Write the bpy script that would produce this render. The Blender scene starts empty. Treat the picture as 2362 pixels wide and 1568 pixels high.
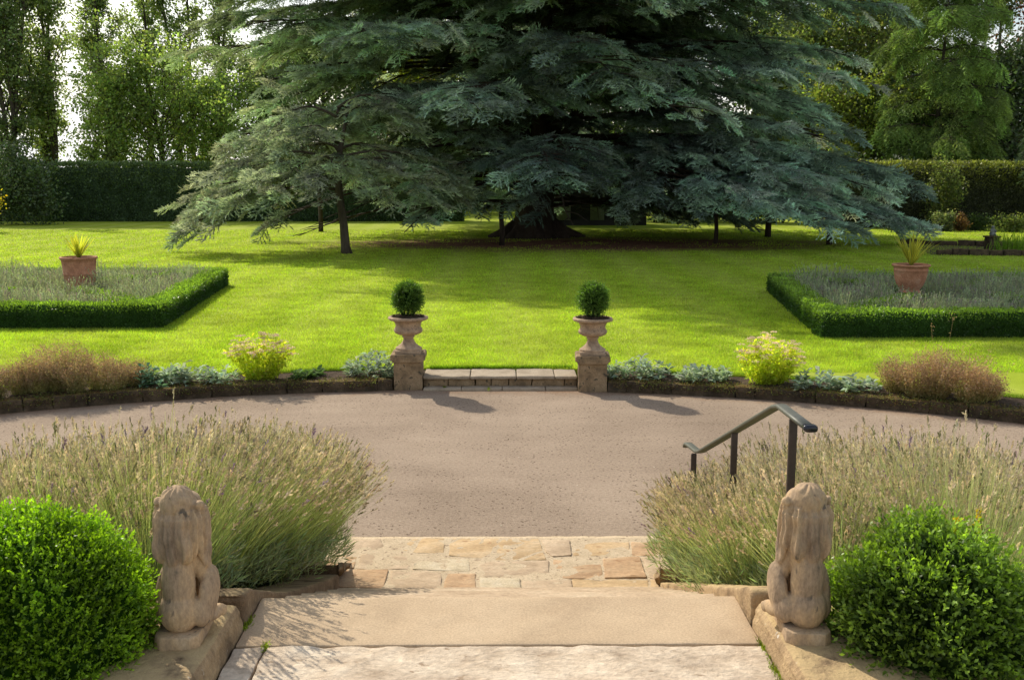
import bpy, bmesh, math, random
import numpy as np
from mathutils import Vector, Matrix, noise as mnoise

rng = np.random.default_rng(11)
random.seed(5)
scene = bpy.context.scene
C = scene.collection
R = np.radians

# ------------------------------------------------------------------ camera
F = 2300.0; CX = 1180.5; CY = 784.0; CAMH = 3.13
PITCH = math.atan(364 / F); YAW = math.atan(24 / F)
_ct, _st, _cp, _sp = math.cos(PITCH), math.sin(PITCH), math.cos(YAW), math.sin(YAW)

def _ray(x, y):
    a = (x - CX) / F; b = -(y - CY) / F
    fy = _ct + b * _st; fz = -_st + b * _ct
    return a * _cp + fy * _sp, -a * _sp + fy * _cp, fz
def at(x, y, z):                       # survey a photo point on a level z
    X, Y, Z = _ray(x, y); t = (z - CAMH) / Z
    return np.array((X * t, Y * t, z))
def atY(x, y, d):                      # survey a photo point at depth d
    X, Y, Z = _ray(x, y); t = d / Y
    return np.array((X * t, d, CAMH + Z * t))
def atX(x, y, xx):
    X, Y, Z = _ray(x, y); t = xx / X
    return np.array((xx, Y * t, CAMH + Z * t))

cam_d = bpy.data.cameras.new('camera'); cam = bpy.data.objects.new('camera', cam_d); C.objects.link(cam)
cam.location = (0, 0, CAMH); cam.rotation_euler = (math.pi / 2 - PITCH, 0, -YAW)
cam_d.sensor_width = 36; cam_d.lens = 36 * F / 2361; cam_d.clip_end = 3000; cam_d.clip_start = 0.05
scene.camera = cam

# ------------------------------------------------------------------ light
SUN_AZ = 36; SUN_EL = 39              # to the left of straight ahead, above the horizon
sun_dir = np.array((-math.sin(R(SUN_AZ)) * math.cos(R(SUN_EL)), math.cos(R(SUN_AZ)) * math.cos(R(SUN_EL)), math.sin(R(SUN_EL))))
sd = bpy.data.lights.new('sun', 'SUN'); sd.energy = 5.0; sd.angle = R(0.55); sd.color = (1.0, 0.92, 0.775)
so = bpy.data.objects.new('sun', sd); C.objects.link(so)
so.rotation_euler = Vector(sun_dir).to_track_quat('Z', 'Y').to_euler()
w = bpy.data.worlds.new('World'); scene.world = w; w.use_nodes = True
nt = w.node_tree; bg = nt.nodes['Background']; bg.inputs[1].default_value = 0.15
sky = nt.nodes.new('ShaderNodeTexSky'); sky.sky_type = 'NISHITA'; sky.sun_disc = False
sky.sun_elevation = R(SUN_EL); sky.sun_rotation = R(-SUN_AZ); sky.dust_density = 2.0; sky.air_density = 1.2
# thin broken cloud over the blue; unseen part overhead is added for fill
tc = nt.nodes.new('ShaderNodeTexCoord'); mp = nt.nodes.new('ShaderNodeMapping'); mp.inputs['Scale'].default_value = (1.0, 1.0, 2.6)
cn = nt.nodes.new('ShaderNodeTexNoise'); cn.inputs['Scale'].default_value = 3.2; cn.inputs['Detail'].default_value = 7; cn.inputs['Roughness'].default_value = 0.55
cr = nt.nodes.new('ShaderNodeValToRGB'); cr.color_ramp.elements[0].position = 0.40; cr.color_ramp.elements[1].position = 0.60
mx = nt.nodes.new('ShaderNodeMixRGB'); mx.inputs[2].default_value = (9.5, 9.4, 9.2, 1)
nt.links.new(tc.outputs['Generated'], mp.inputs[0]); nt.links.new(mp.outputs[0], cn.inputs[0]); nt.links.new(cn.outputs[0], cr.inputs[0])
sep = nt.nodes.new('ShaderNodeSeparateXYZ'); nt.links.new(tc.outputs['Generated'], sep.inputs[0])
low = nt.nodes.new('ShaderNodeMapRange'); low.inputs[1].default_value = .22; low.inputs[2].default_value = .62; low.inputs[3].default_value = 1; low.inputs[4].default_value = .34; nt.links.new(sep.outputs[2], low.inputs[0])
cm = nt.nodes.new('ShaderNodeMath'); cm.operation = 'MULTIPLY'; nt.links.new(cr.outputs[0], cm.inputs[0]); nt.links.new(low.outputs[0], cm.inputs[1]); nt.links.new(cm.outputs[0], mx.inputs[0]); nt.links.new(sky.outputs[0], mx.inputs[1]); nt.links.new(mx.outputs[0], bg.inputs[0])

scene.view_settings.view_transform = 'Standard'; scene.view_settings.look = 'None'; scene.view_settings.exposure = 0
scene.render.engine = 'CYCLES'
cy = scene.cycles; cy.max_bounces = 6; cy.diffuse_bounces = 4; cy.glossy_bounces = 2; cy.transmission_bounces = 4; cy.transparent_max_bounces = 4
cy.use_denoising = True; cy.caustics_reflective = False; cy.caustics_refractive = False
cy.sample_clamp_indirect = 6

# ------------------------------------------------------------------ materials
def lin(c):                            # sRGB 0-255 to linear
    return tuple((v / 255 / 12.92 if v / 255 <= .04045 else ((v / 255 + .055) / 1.055) ** 2.4) for v in c)

def foliage_mat(name, trans=0.4, rough=0.55, spec=0.25, tmul=(1.5, 1.55, 0.7)):
    m = bpy.data.materials.new(name); m.use_nodes = True; n = m.node_tree; L = n.links
    b = n.nodes['Principled BSDF']; out = n.nodes['Material Output']
    a = n.nodes.new('ShaderNodeAttribute'); a.attribute_name = 'tint'
    nz = n.nodes.new('ShaderNodeTexNoise'); nz.inputs['Scale'].default_value = 1.7; nz.inputs['Detail'].default_value = 3
    g = n.nodes.new('ShaderNodeNewGeometry'); L.new(g.outputs['Position'], nz.inputs['Vector'])
    mr = n.nodes.new('ShaderNodeMapRange'); mr.inputs[1].default_value = .3; mr.inputs[2].default_value = .7; mr.inputs[3].default_value = .72; mr.inputs[4].default_value = 1.28
    L.new(nz.outputs[0], mr.inputs[0])
    v = n.nodes.new('ShaderNodeVectorMath'); v.operation = 'SCALE'; L.new(a.outputs['Color'], v.inputs[0]); L.new(mr.outputs[0], v.inputs['Scale'])
    L.new(v.outputs[0], b.inputs['Base Color']); b.inputs['Roughness'].default_value = rough
    b.inputs['Specular IOR Level'].default_value = spec
    if trans > 0:
        t = n.nodes.new('ShaderNodeBsdfTranslucent'); vm = n.nodes.new('ShaderNodeVectorMath'); vm.operation = 'MULTIPLY'
        vm.inputs[1].default_value = tmul; L.new(v.outputs[0], vm.inputs[0]); L.new(vm.outputs[0], t.inputs[0])
        ms = n.nodes.new('ShaderNodeMixShader'); ms.inputs[0].default_value = trans
        L.new(b.outputs[0], ms.inputs[1]); L.new(t.outputs[0], ms.inputs[2]); L.new(ms.outputs[0], out.inputs[0])
    return m

def stone_mat(name, cols, scale=3.0, fine=60.0, bump=0.4, rough=0.9, dist=0.01, spots=None, spot_amt=0.0, coord='Object', stretch=(1, 1, 1), top=None):
    m = bpy.data.materials.new(name); m.use_nodes = True; n = m.node_tree; L = n.links
    b = n.nodes['Principled BSDF']; b.inputs['Roughness'].default_value = rough; b.inputs['Specular IOR Level'].default_value = 0.2
    if coord == 'Object':
        tcx = n.nodes.new('ShaderNodeTexCoord'); src = tcx.outputs['Object']
    else:
        tcx = n.nodes.new('ShaderNodeNewGeometry'); src = tcx.outputs['Position']
    mpx = n.nodes.new('ShaderNodeMapping'); mpx.inputs['Scale'].default_value = stretch; L.new(src, mpx.inputs[0]); src = mpx.outputs[0]
    n1 = n.nodes.new('ShaderNodeTexNoise'); n1.inputs['Scale'].default_value = scale; n1.inputs['Detail'].default_value = 8; n1.inputs['Roughness'].default_value = .62
    L.new(src, n1.inputs['Vector'])
    r1 = n.nodes.new('ShaderNodeValToRGB'); e = r1.color_ramp.elements
    while len(e) < len(cols): e.new(0.5)
    for i, c in enumerate(cols):
        e[i].position = .30 + .40 * i / max(1, len(cols) - 1); e[i].color = (*c, 1)
    L.new(n1.outputs[0], r1.inputs[0]); col = r1.outputs[0]
    n2 = n.nodes.new('ShaderNodeTexNoise'); n2.inputs['Scale'].default_value = fine; n2.inputs['Detail'].default_value = 4; n2.inputs['Roughness'].default_value = .7
    L.new(src, n2.inputs['Vector'])
    mr = n.nodes.new('ShaderNodeMapRange'); mr.inputs[1].default_value = .25; mr.inputs[2].default_value = .75; mr.inputs[3].default_value = .72; mr.inputs[4].default_value = 1.25
    L.new(n2.outputs[0], mr.inputs[0])
    v = n.nodes.new('ShaderNodeVectorMath'); v.operation = 'SCALE'; L.new(col, v.inputs[0]); L.new(mr.outputs[0], v.inputs['Scale']); col = v.outputs[0]
    if spots is not None:
        n3 = n.nodes.new('ShaderNodeTexNoise'); n3.inputs['Scale'].default_value = scale * 3.3; n3.inputs['Detail'].default_value = 5; L.new(src, n3.inputs['Vector'])
        r3 = n.nodes.new('ShaderNodeValToRGB'); r3.color_ramp.elements[0].position = .66 - spot_amt; r3.color_ramp.elements[1].position = .72 - spot_amt
        L.new(n3.outputs[0], r3.inputs[0])
        mm = n.nodes.new('ShaderNodeMixRGB'); L.new(r3.outputs[0], mm.inputs[0]); L.new(col, mm.inputs[1]); mm.inputs[2].default_value = (*spots, 1); col = mm.outputs[0]
    if top is not None:                # moss / lichen where the surface faces up
        g = n.nodes.new('ShaderNodeNewGeometry'); sx = n.nodes.new('ShaderNodeSeparateXYZ'); L.new(g.outputs['Normal'], sx.inputs[0])
        ma = n.nodes.new('ShaderNodeMath'); ma.operation = 'MULTIPLY'; L.new(sx.outputs[2], ma.inputs[0]); L.new(n1.outputs[0], ma.inputs[1])
        r4 = n.nodes.new('ShaderNodeValToRGB'); r4.color_ramp.elements[0].position = .32; r4.color_ramp.elements[1].position = .5; L.new(ma.outputs[0], r4.inputs[0])
        mm = n.nodes.new('ShaderNodeMixRGB'); L.new(r4.outputs[0], mm.inputs[0]); L.new(col, mm.inputs[1]); mm.inputs[2].default_value = (*top, 1); col = mm.outputs[0]
    L.new(col, b.inputs['Base Color'])
    ad = n.nodes.new('ShaderNodeMath'); ad.operation = 'MULTIPLY_ADD'; ad.inputs[1].default_value = 2.0
    L.new(n1.outputs[0], ad.inputs[0]); L.new(n2.outputs[0], ad.inputs[2])
    bp = n.nodes.new('ShaderNodeBump'); bp.inputs['Strength'].default_value = bump; bp.inputs['Distance'].default_value = dist
    L.new(ad.outputs[0], bp.inputs['Height']); L.new(bp.outputs[0], b.inputs['Normal'])
    return m

def plain_mat(name, c, rough=.6, metal=0., spec=.4):
    m = stone_mat(name, [tuple(v * .85 for v in c), tuple(min(1, v * 1.12) for v in c)], scale=6, fine=40, bump=.05, rough=rough, dist=.002)
    b = m.node_tree.nodes['Principled BSDF']; b.inputs['Metallic'].default_value = metal; b.inputs['Specular IOR Level'].default_value = spec
    return m

M = {}
M['cedar'] = foliage_mat('cedar_needles', .42, .6, .2, (1.25, 1.3, .85))
M['feather'] = foliage_mat('feathery_needles', .34, .6, .2, (1.4, 1.45, .7))
M['leaf'] = foliage_mat('broad_leaves', .58, .5, .3, (1.8, 1.85, .75))
M['box'] = foliage_mat('box_leaves', .40, .42, .35, (1.7, 1.9, .5))
M['hedge'] = foliage_mat('hedge_leaves', .25, .5, .3, (1.5, 1.7, .5))
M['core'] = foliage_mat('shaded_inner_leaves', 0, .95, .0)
M['grass'] = foliage_mat('grass_blades', .55, .6, .2, (1.45, 1.5, .45))
M['herb'] = foliage_mat('herb_stems', .35, .7, .15, (1.4, 1.4, .8))
M['silver'] = foliage_mat('silver_leaves', .30, .8, .1, (1.3, 1.45, .9))
M['petal'] = foliage_mat('flower_heads', .40, .8, .1, (1.4, 1.3, 1.1))
M['bark'] = stone_mat('bark', [(.035, .027, .02), (.075, .06, .045), (.12, .10, .075)], 2.5, 18, .8, .95, .05, stretch=(1, 1, .25))
M['bark_red'] = stone_mat('cedar_bark', [(.025, .017, .013), (.05, .036, .028), (.08, .06, .045)], 2.0, 14, .9, .95, .06, stretch=(1, 1, .25))
M['lion'] = stone_mat('weathered_sandstone', [(.20, .145, .10), (.36, .26, .17), (.48, .335, .195), (.52, .40, .27)], 5.5, 85, .45, .92, .005, spots=(.15, .12, .09), spot_amt=.015, stretch=(1, 1, .55))
M['urn'] = stone_mat('urn_stone', [(.20, .145, .10), (.38, .27, .18), (.50, .37, .25)], 7, 70, .5, .92, .006, spots=(.12, .10, .08), spot_amt=.02)
M['pillar'] = stone_mat('pillar_stone', [(.12, .09, .058), (.27, .19, .11), (.37, .27, .165)], 5, 45, .7, .95, .012, spots=(.08, .07, .05), spot_amt=.05)
M['slab'] = stone_mat('smooth_sandstone', [(.37, .27, .172), (.475, .355, .230), (.545, .415, .275)], 1.6, 95, .5, .95, .004, spots=(.30, .225, .16), spot_amt=-.03)
M['slab_rough'] = stone_mat('pitted_sandstone', [(.34, .26, .185), (.54, .44, .33), (.68, .58, .45)], 5.0, 34, .9, .95, .012, spots=(.30, .22, .15), spot_amt=.0, stretch=(.8, 1.15, 1))
M['pave'] = stone_mat('golden_paving', [(.38, .255, .135), (.51, .36, .20), (.60, .45, .28)], 4, 50, .7, .95, .008, spots=(.34, .20, .10), spot_amt=.02, stretch=(.6, 1.3, 1))
M['pave_rust'] = stone_mat('rusty_paving', [(.36, .22, .12), (.47, .31, .18), (.54, .39, .24)], 4, 50, .7, .95, .008, spots=(.28, .16, .08), spot_amt=.03, stretch=(.6, 1.3, 1))
M['pave_pale'] = stone_mat('pale_paving', [(.44, .35, .22), (.53, .44, .30), (.58, .50, .37)], 5, 60, .6, .95, .006)
M['pave_buff'] = stone_mat('buff_paving', [(.36, .26, .165), (.48, .36, .24), (.57, .45, .31)], 4, 55, .6, .95, .007, stretch=(.6, 1.3, 1))
M['mortar'] = stone_mat('mortar', [(.44, .34, .22), (.55, .44, .30)], 8, 60, .6, .95, .006, spots=(.24, .17, .11), spot_amt=.06)
M['cheek'] = stone_mat('cheek_stone', [(.16, .11, .065), (.36, .25, .14), (.50, .36, .20)], 5, 45, .9, .95, .012, spots=(.55, .50, .42), spot_amt=-.015, top=(.47, .345, .18))
M['kerb'] = stone_mat('mossy_kerb', [(.035, .026, .017), (.075, .054, .034), (.13, .094, .058)], 5, 30, .9, .97, .02, spots=(.05, .045, .03), spot_amt=.04, top=(.125, .085, .025))
M['flag'] = stone_mat('flagstone', [(.25, .20, .14), (.36, .29, .21), (.42, .35, .26)], 4, 50, .6, .95, .006, spots=(.25, .22, .17), spot_amt=0)
M['terracotta'] = stone_mat('terracotta', [(.30, .14, .078), (.46, .22, .125), (.52, .31, .20)], 5, 40, .4, .9, .005, spots=(.38, .26, .19), spot_amt=-.03)
M['soil'] = stone_mat('soil', [(.045, .03, .02), (.085, .058, .038), (.13, .09, .06)], 9, 60, 1.0, 1.0, .03, coord='World')
M['rail'] = plain_mat('green_grey_rail', (.105, .11, .09), .5, .1, .35)
M['post'] = plain_mat('brown_black_post', (.060, .042, .034), .5, .1, .4)
M['railcap'] = plain_mat('black_rail_cap', (.015, .016, .025), .3, .0, .5)
M['paint'] = plain_mat('pale_green_paint', (.16, .18, .11), .7)
M['darkwood'] = plain_mat('dark_boarding', (.022, .022, .02), .9)
M['roof'] = plain_mat('dark_shingles', (.05, .045, .04), .9)
M['lead'] = plain_mat('grey_lead', (.16, .17, .16), .7)
M['white'] = plain_mat('pale_shell', (.7, .68, .62), .8)

def ground_mat(name, kind):
    m = bpy.data.materials.new(name); m.use_nodes = True; n = m.node_tree; L = n.links
    b = n.nodes['Principled BSDF']; b.inputs['Roughness'].default_value = .95; b.inputs['Specular IOR Level'].default_value = .1
    g = n.nodes.new('ShaderNodeNewGeometry'); P = g.outputs['Position']
    def noise(scale, detail=6, rough=.6, st=(1, 1, 1)):
        mpx = n.nodes.new('ShaderNodeMapping'); mpx.inputs['Scale'].default_value = st; L.new(P, mpx.inputs[0])
        x = n.nodes.new('ShaderNodeTexNoise'); x.inputs['Scale'].default_value = scale; x.inputs['Detail'].default_value = detail; x.inputs['Roughness'].default_value = rough
        L.new(mpx.outputs[0], x.inputs['Vector']); return x.outputs[0]
    def ramp(v, pts):
        r = n.nodes.new('ShaderNodeValToRGB'); e = r.color_ramp.elements
        while len(e) < len(pts): e.new(.5)
        for i, (p, c) in enumerate(pts): e[i].position = p; e[i].color = (*c, 1)
        L.new(v, r.inputs[0]); return r.outputs[0]
    def mix(f, a, bb, mode='MIX'):
        x = n.nodes.new('ShaderNodeMixRGB'); x.blend_type = mode
        for i, s in ((0, f), (1, a), (2, bb)):
            if isinstance(s, (int, float)): x.inputs[i].default_value = s
            elif isinstance(s, tuple): x.inputs[i].default_value = (*s, 1)
            else: L.new(s, x.inputs[i])
        return x.outputs[0]
    def math_(op, a, bb=None, c=None):
        x = n.nodes.new('ShaderNodeMath'); x.operation = op
        for i, s in enumerate((a, bb, c)):
            if s is None: continue
            if isinstance(s, (int, float)): x.inputs[i].default_value = s
            else: L.new(s, x.inputs[i])
        return x.outputs[0]
    if kind == 'lawn':
        c = ramp(noise(.35, 5), [(.3, LAWN[0]), (.52, LAWN[1]), (.72, LAWN[2])])
        c = mix(.35, c, ramp(noise(9, 5, .7), [(.3, (.45, .45, .45)), (.7, (1.0, 1.0, 1.0))]), 'MULTIPLY')
        c = mix(.5, c, ramp(noise(60, 3, .7), [(.3, (.5, .5, .45)), (.65, (1.0, 1.0, 1.0))]), 'MULTIPLY')
        s = n.nodes.new('ShaderNodeSeparateXYZ'); L.new(P, s.inputs[0])
        # mowing stripes, very faint
        wv = math_('SINE', math_('MULTIPLY_ADD', s.outputs[0], 2.9, math_('MULTIPLY', noise(.25, 2), 1.6)))
        c = mix(math_('MULTIPLY_ADD', wv, .15, .15), c, (.44, .46, .13))
        # bare red-brown needle litter round the cedar
        dx = math_('DIVIDE', math_('SUBTRACT', s.outputs[0], 4.0), 14.5); dy = math_('DIVIDE', math_('SUBTRACT', s.outputs[1], 48.0), 6.4)
        rr = math_('ADD', math_('MULTIPLY', dx, dx), math_('MULTIPLY', dy, dy))
        rr = math_('ADD', rr, math_('MULTIPLY_ADD', noise(.45, 6, .65, (.6, 1.6, 1)), 1.5, -.75))
        f = ramp(rr, [(.30, (1, 1, 1)), (1.0, (0, 0, 0))])
        c = mix(f, c, ramp(noise(2.5, 6), [(.3, (.12, .055, .035)), (.7, (.28, .135, .085))]))
        h = noise(45, 3)
        bd = .02
    elif kind == 'drive':
        c = ramp(noise(.6, 7), [(.3, (.36, .278, .205)), (.5, (.43, .336, .250)), (.72, (.50, .395, .296))])
        c = mix(.55, c, ramp(noise(140, 2, .8), [(.30, (.50, .47, .45)), (.62, (1.0, 1.0, 1.0))]), 'MULTIPLY')
        vo = n.nodes.new('ShaderNodeTexVoronoi'); vo.inputs['Scale'].default_value = 17; L.new(P, vo.inputs['Vector'])
        thr = math_('GREATER_THAN', noise(1.6, 4), .46)
        spot = math_('MULTIPLY', math_('LESS_THAN', vo.outputs['Distance'], .20), thr)
        c = mix(.45, c, ramp(noise(1.1, 5, .6, (.35, 2.2, 1)), [(.3, (.78, .77, .76)), (.65, (1.0, 1.0, 1.0))]), 'MULTIPLY')
        c = mix(.75, c, ramp(noise(30, 4, .85), [(.36, (.55, .52, .5)), (.56, (1.0, 1.0, 1.0))]), 'MULTIPLY')
        c = mix(.5, c, ramp(noise(.28, 4, .6), [(.35, (.80, .79, .78)), (.62, (1.0, 1.0, 1.0))]), 'MULTIPLY')
        c = mix(math_('MULTIPLY', spot, .70), c, (.07, .040, .026))
        # rusty moss-stained edge by the kerb
        s = n.nodes.new('ShaderNodeSeparateXYZ'); L.new(P, s.inputs[0])
        ax = math_('SUBTRACT', s.outputs[0], ARC[0]); ay = math_('SUBTRACT', s.outputs[1], ARC[1])
        rad = math_('SQRT', math_('ADD', math_('MULTIPLY', ax, ax), math_('MULTIPLY', ay, ay)))
        rad = math_('ADD', rad, math_('MULTIPLY', noise(3, 5), .8))
        f = ramp(math_('MULTIPLY_ADD', rad, 1.0, -ARC[2] + .2), [(.25, (0, 0, 0)), (.75, (1, 1, 1))])
        c = mix(math_('MULTIPLY', f, .7), c, (.20, .105, .05))
        h = noise(70, 4); bd = .016
    else:
        c = ramp(noise(.8, 6), [(.3, (.05, .075, .02)), (.7, (.09, .11, .035))]); h = noise(40, 3); bd = .02
    L.new(c, b.inputs['Base Color'])
    bp = n.nodes.new('ShaderNodeBump'); bp.inputs['Strength'].default_value = .7; bp.inputs['Distance'].default_value = bd
    L.new(h, bp.inputs['Height']); L.new(bp.outputs[0], b.inputs['Normal'])
    return m

LAWN = [(.285, .375, .022), (.355, .450, .030), (.415, .500, .045)]
ARC = (-0.6, 1.35, 13.55)
R_IN = 7.15

# ------------------------------------------------------------------ object helpers
def tag(o, label=None, cat=None, group=None, kind=None):
    if label: o['label'] = label
    if cat: o['category'] = cat
    if group: o['group'] = group
    if kind: o['kind'] = kind
    return o
def empty(name, loc=(0, 0, 0), rz=0, label=None, cat=None, group=None):
    o = bpy.data.objects.new(name, None); C.objects.link(o); o.location = loc; o.rotation_euler = (0, 0, rz); o.empty_display_size = .2
    return tag(o, label, cat, group)
def link(name, me, mat=None, parent=None, world=False):
    o = bpy.data.objects.new(name, me); C.objects.link(o)
    if mat is not None:
        me.materials.clear()
        for k in (mat if isinstance(mat, (list, tuple)) else [mat]): me.materials.append(k)
        if me.name in DARK:
            me.materials.append(M['core']); me.polygons.foreach_set('material_index', DARK[me.name])
    if parent is not None:
        o.parent = parent
        if world:                      # geometry given in world space: undo the parent's placement
            o.matrix_parent_inverse = (Matrix.Translation(parent.location) @ parent.rotation_euler.to_matrix().to_4x4()).inverted()
    return o
def mesh_np(name, V, Fs, tint=None, smooth=False):
    """V (n,3); Fs list of (m,k) index arrays; tint (n,3)"""
    me = bpy.data.meshes.new(name)
    V = np.asarray(V, np.float32)
    Fs = [np.asarray(f, np.int32) for f in Fs if len(f)]
    me.vertices.add(len(V)); me.vertices.foreach_set('co', V.ravel())
    loops = np.concatenate([f.ravel() for f in Fs]); tot = np.concatenate([np.full(len(f), f.shape[1], np.int32) for f in Fs])
    st = np.concatenate([[0], np.cumsum(tot)[:-1]]).astype(np.int32)
    me.loops.add(len(loops)); me.loops.foreach_set('vertex_index', loops)
    me.polygons.add(len(tot)); me.polygons.foreach_set('loop_start', st); me.polygons.foreach_set('loop_total', tot)
    if smooth: me.polygons.foreach_set('use_smooth', np.ones(len(tot), bool))
    if tint is not None:
        a = me.attributes.new('tint', 'FLOAT_COLOR', 'POINT'); t = np.ones((len(V), 4), np.float32); t[:, :3] = tint; a.data.foreach_set('color', t.ravel())
    me.update(calc_edges=True); me.validate()
    return me
DARK = {}
class Geo:                             # collects arrays into one mesh
    def __init__(s): s.V = []; s.F = {}; s.T = []; s.n = 0; s.dark = []
    def add(s, V, Fa, tint=None, dark=False):
        if dark: s.dark.append((s.n, s.n + len(V)))
        V = np.asarray(V, float).reshape(-1, 3)
        if not len(V): return
        s.V.append(V)
        if not isinstance(Fa, list): Fa = [Fa]
        for f in Fa:
            f = np.asarray(f, int)
            if len(f): s.F.setdefault(f.shape[1], []).append(f + s.n)
        t = np.ones((len(V), 3)) * .5 if tint is None else np.broadcast_to(np.asarray(tint, float), (len(V), 3))
        s.T.append(t); s.n += len(V)
    def mesh(s, name, smooth=False):
        me = mesh_np(name, np.concatenate(s.V), [np.concatenate(v) for v in s.F.values()], np.concatenate(s.T), smooth)
        if s.dark:                     # inner bodies take the second material
            n = len(me.polygons); ls = np.zeros(n, np.int32); me.polygons.foreach_get('loop_start', ls); vi = np.zeros(len(me.loops), np.int32); me.loops.foreach_get('vertex_index', vi)
            f = vi[ls]; k = np.zeros(n, np.int32)
            for a, b in s.dark: k[(f >= a) & (f < b)] = 1
            s.matidx = k; me['dark'] = True; DARK[me.name] = k
        return me

def unit(v): return v / np.maximum(np.linalg.norm(v, axis=-1, keepdims=True), 1e-9)
def rand_dirs(n): return unit(rng.normal(size=(n, 3)))
def leaf_quads(P, D, L, W, N=None):
    """rhombic leaves from base P along D, slightly folded"""
    n = len(P); D = unit(D)
    S = np.cross(D, rand_dirs(n) if N is None else N); S = unit(S)
    L = np.broadcast_to(np.asarray(L, float).reshape(-1, 1), (n, 1)); W = np.broadcast_to(np.asarray(W, float).reshape(-1, 1), (n, 1))
    V = np.stack([P, P + D * L * .5 + S * W * .5, P + D * L, P + D * L * .5 - S * W * .5], 1).reshape(-1, 3)
    return V, np.arange(4 * n).reshape(n, 4)
def needle_tris(P, D, L, W):
    n = len(P); D = unit(D); S = unit(np.cross(D, rand_dirs(n)))
    L = np.broadcast_to(np.asarray(L, float).reshape(-1, 1), (n, 1)); W = np.broadcast_to(np.asarray(W, float).reshape(-1, 1), (n, 1))
    V = np.stack([P + S * W * .5, P - S * W * .5, P + D * L], 1).reshape(-1, 3)
    return V, np.arange(3 * n).reshape(n, 3)
def ribbons(P, D, L, bend, W, seg=3):
    """thin stems: returns V, F, end points, end dirs, t per vertex"""
    n = len(P); D = unit(D); L = np.asarray(L, float).reshape(-1, 1); W = np.broadcast_to(np.asarray(W, float).reshape(-1, 1), (n, 1))
    S = unit(np.cross(D, rand_dirs(n)))
    rows = []
    for i in range(seg + 1):
        t = i / seg; c = P + D * L * t + bend * t * t; ww = W * (.5 * (1 - .55 * t))
        rows += [c - S * ww, c + S * ww]
    V = np.stack(rows, 1); k = 2 * (seg + 1)
    f = np.array([[2 * i, 2 * i + 1, 2 * i + 3, 2 * i + 2] for i in range(seg)])
    Fa = (np.arange(n)[:, None, None] * k + f[None]).reshape(-1, 4)
    t = np.tile(np.repeat(np.linspace(0, 1, seg + 1), 2), n)
    return V.reshape(-1, 3), Fa, P + D * L + bend, unit(D * L + 2 * bend), t
def tube(pts, rad, sides=8, cap=True):
    pts = np.asarray(pts, float); n = len(pts); rad = np.broadcast_to(np.asarray(rad, float), (n,))
    T = np.gradient(pts, axis=0); T = unit(T)
    up = np.array((0., 0., 1.)) if abs(T[0, 2]) < .9 else np.array((1., 0., 0.))
    V = []
    for i in range(n):
        a = unit(np.cross(T[i], up)); b = np.cross(T[i], a); up = -np.cross(T[i], a) if False else up
        ang = np.arange(sides) * 2 * math.pi / sides
        V.append(pts[i] + rad[i] * (np.cos(ang)[:, None] * a + np.sin(ang)[:, None] * b))
    V = np.concatenate(V)
    Fq = []
    for i in range(n - 1):
        for j in range(sides):
            k = (j + 1) % sides; Fq.append([i * sides + j, i * sides + k, (i + 1) * sides + k, (i + 1) * sides + j])
    out = [np.array(Fq)]
    if cap:
        out.append(np.array([list(range(sides))[::-1]])); out.append(np.array([list(range((n - 1) * sides, n * sides))]))
    return V, out
def box(x0, x1, y0, y1, z0, z1):
    V = np.array([(x, y, z) for z in (z0, z1) for y in (y0, y1) for x in (x0, x1)], float)
    Fq = np.array([[0, 2, 3, 1], [4, 5, 7, 6], [0, 1, 5, 4], [2, 6, 7, 3], [0, 4, 6, 2], [1, 3, 7, 5]])
    return V, Fq
def prism(poly, y0, y1, axis='y'):
    """poly list of (a,z); extruded along y (or x)"""
    n = len(poly); f = (lambda a, z, e: (a, e, z)) if axis == 'y' else (lambda a, z, e: (e, a, z))
    V = [f(a, z, y0) for a, z in poly] + [f(a, z, y1) for a, z in poly]
    return np.array(V, float), [np.array([[i, (i + 1) % n, n + (i + 1) % n, n + i] for i in range(n)]), np.array([list(range(n))[::-1]]), np.array([list(range(n, 2 * n))])]
def lathe(prof, sides=40):
    ang = np.arange(sides) * 2 * math.pi / sides; V = []
    for r, z in prof: V.append(np.stack([r * np.cos(ang), r * np.sin(ang), np.full(sides, z)], 1))
    Fq = [[i * sides + j, i * sides + (j + 1) % sides, (i + 1) * sides + (j + 1) % sides, (i + 1) * sides + j] for i in range(len(prof) - 1) for j in range(sides)]
    return np.concatenate(V), np.array(Fq)
def roughen(me, cuts=0, amp=.004, freq=9., bevel=0., seed=0, subdiv_len=None):
    """bevel, subdivide and roughen a stone so that its edges are worn"""
    bm = bmesh.new(); bm.from_mesh(me)
    bmesh.ops.remove_doubles(bm, verts=bm.verts, dist=1e-5)
    bmesh.ops.recalc_face_normals(bm, faces=bm.faces)
    if bevel > 0: bmesh.ops.bevel(bm, geom=[e for e in bm.edges if e.calc_face_angle(0) > .5], offset=bevel, segments=2, affect='EDGES', profile=.6)
    if subdiv_len:
        for _ in range(7):
            es = [e for e in bm.edges if e.calc_length() > subdiv_len]
            if not es: break
            bmesh.ops.subdivide_edges(bm, edges=es, cuts=1, use_grid_fill=True)
        bmesh.ops.triangulate(bm, faces=[f for f in bm.faces if len(f.verts) > 4])
    bm.normal_update()
    off = Vector((seed * 3.1, seed * 1.7, seed * .9))
    for v in bm.verts:
        k = mnoise.fractal(v.co * freq + off, 1.0, 2.0, 4)
        v.co += v.normal * (k * amp)
    for f in bm.faces: f.smooth = True
    bm.to_mesh(me); bm.free(); return me
def jit(c, n, s=.15, hue=.06):
    c = np.asarray(c, float); k = np.clip(1 + rng.normal(size=(n, 1)) * s, .4, 1.8); h = 1 + rng.normal(size=(n, 3)) * hue
    return np.clip(c * k * h, .003, 1)

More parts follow.
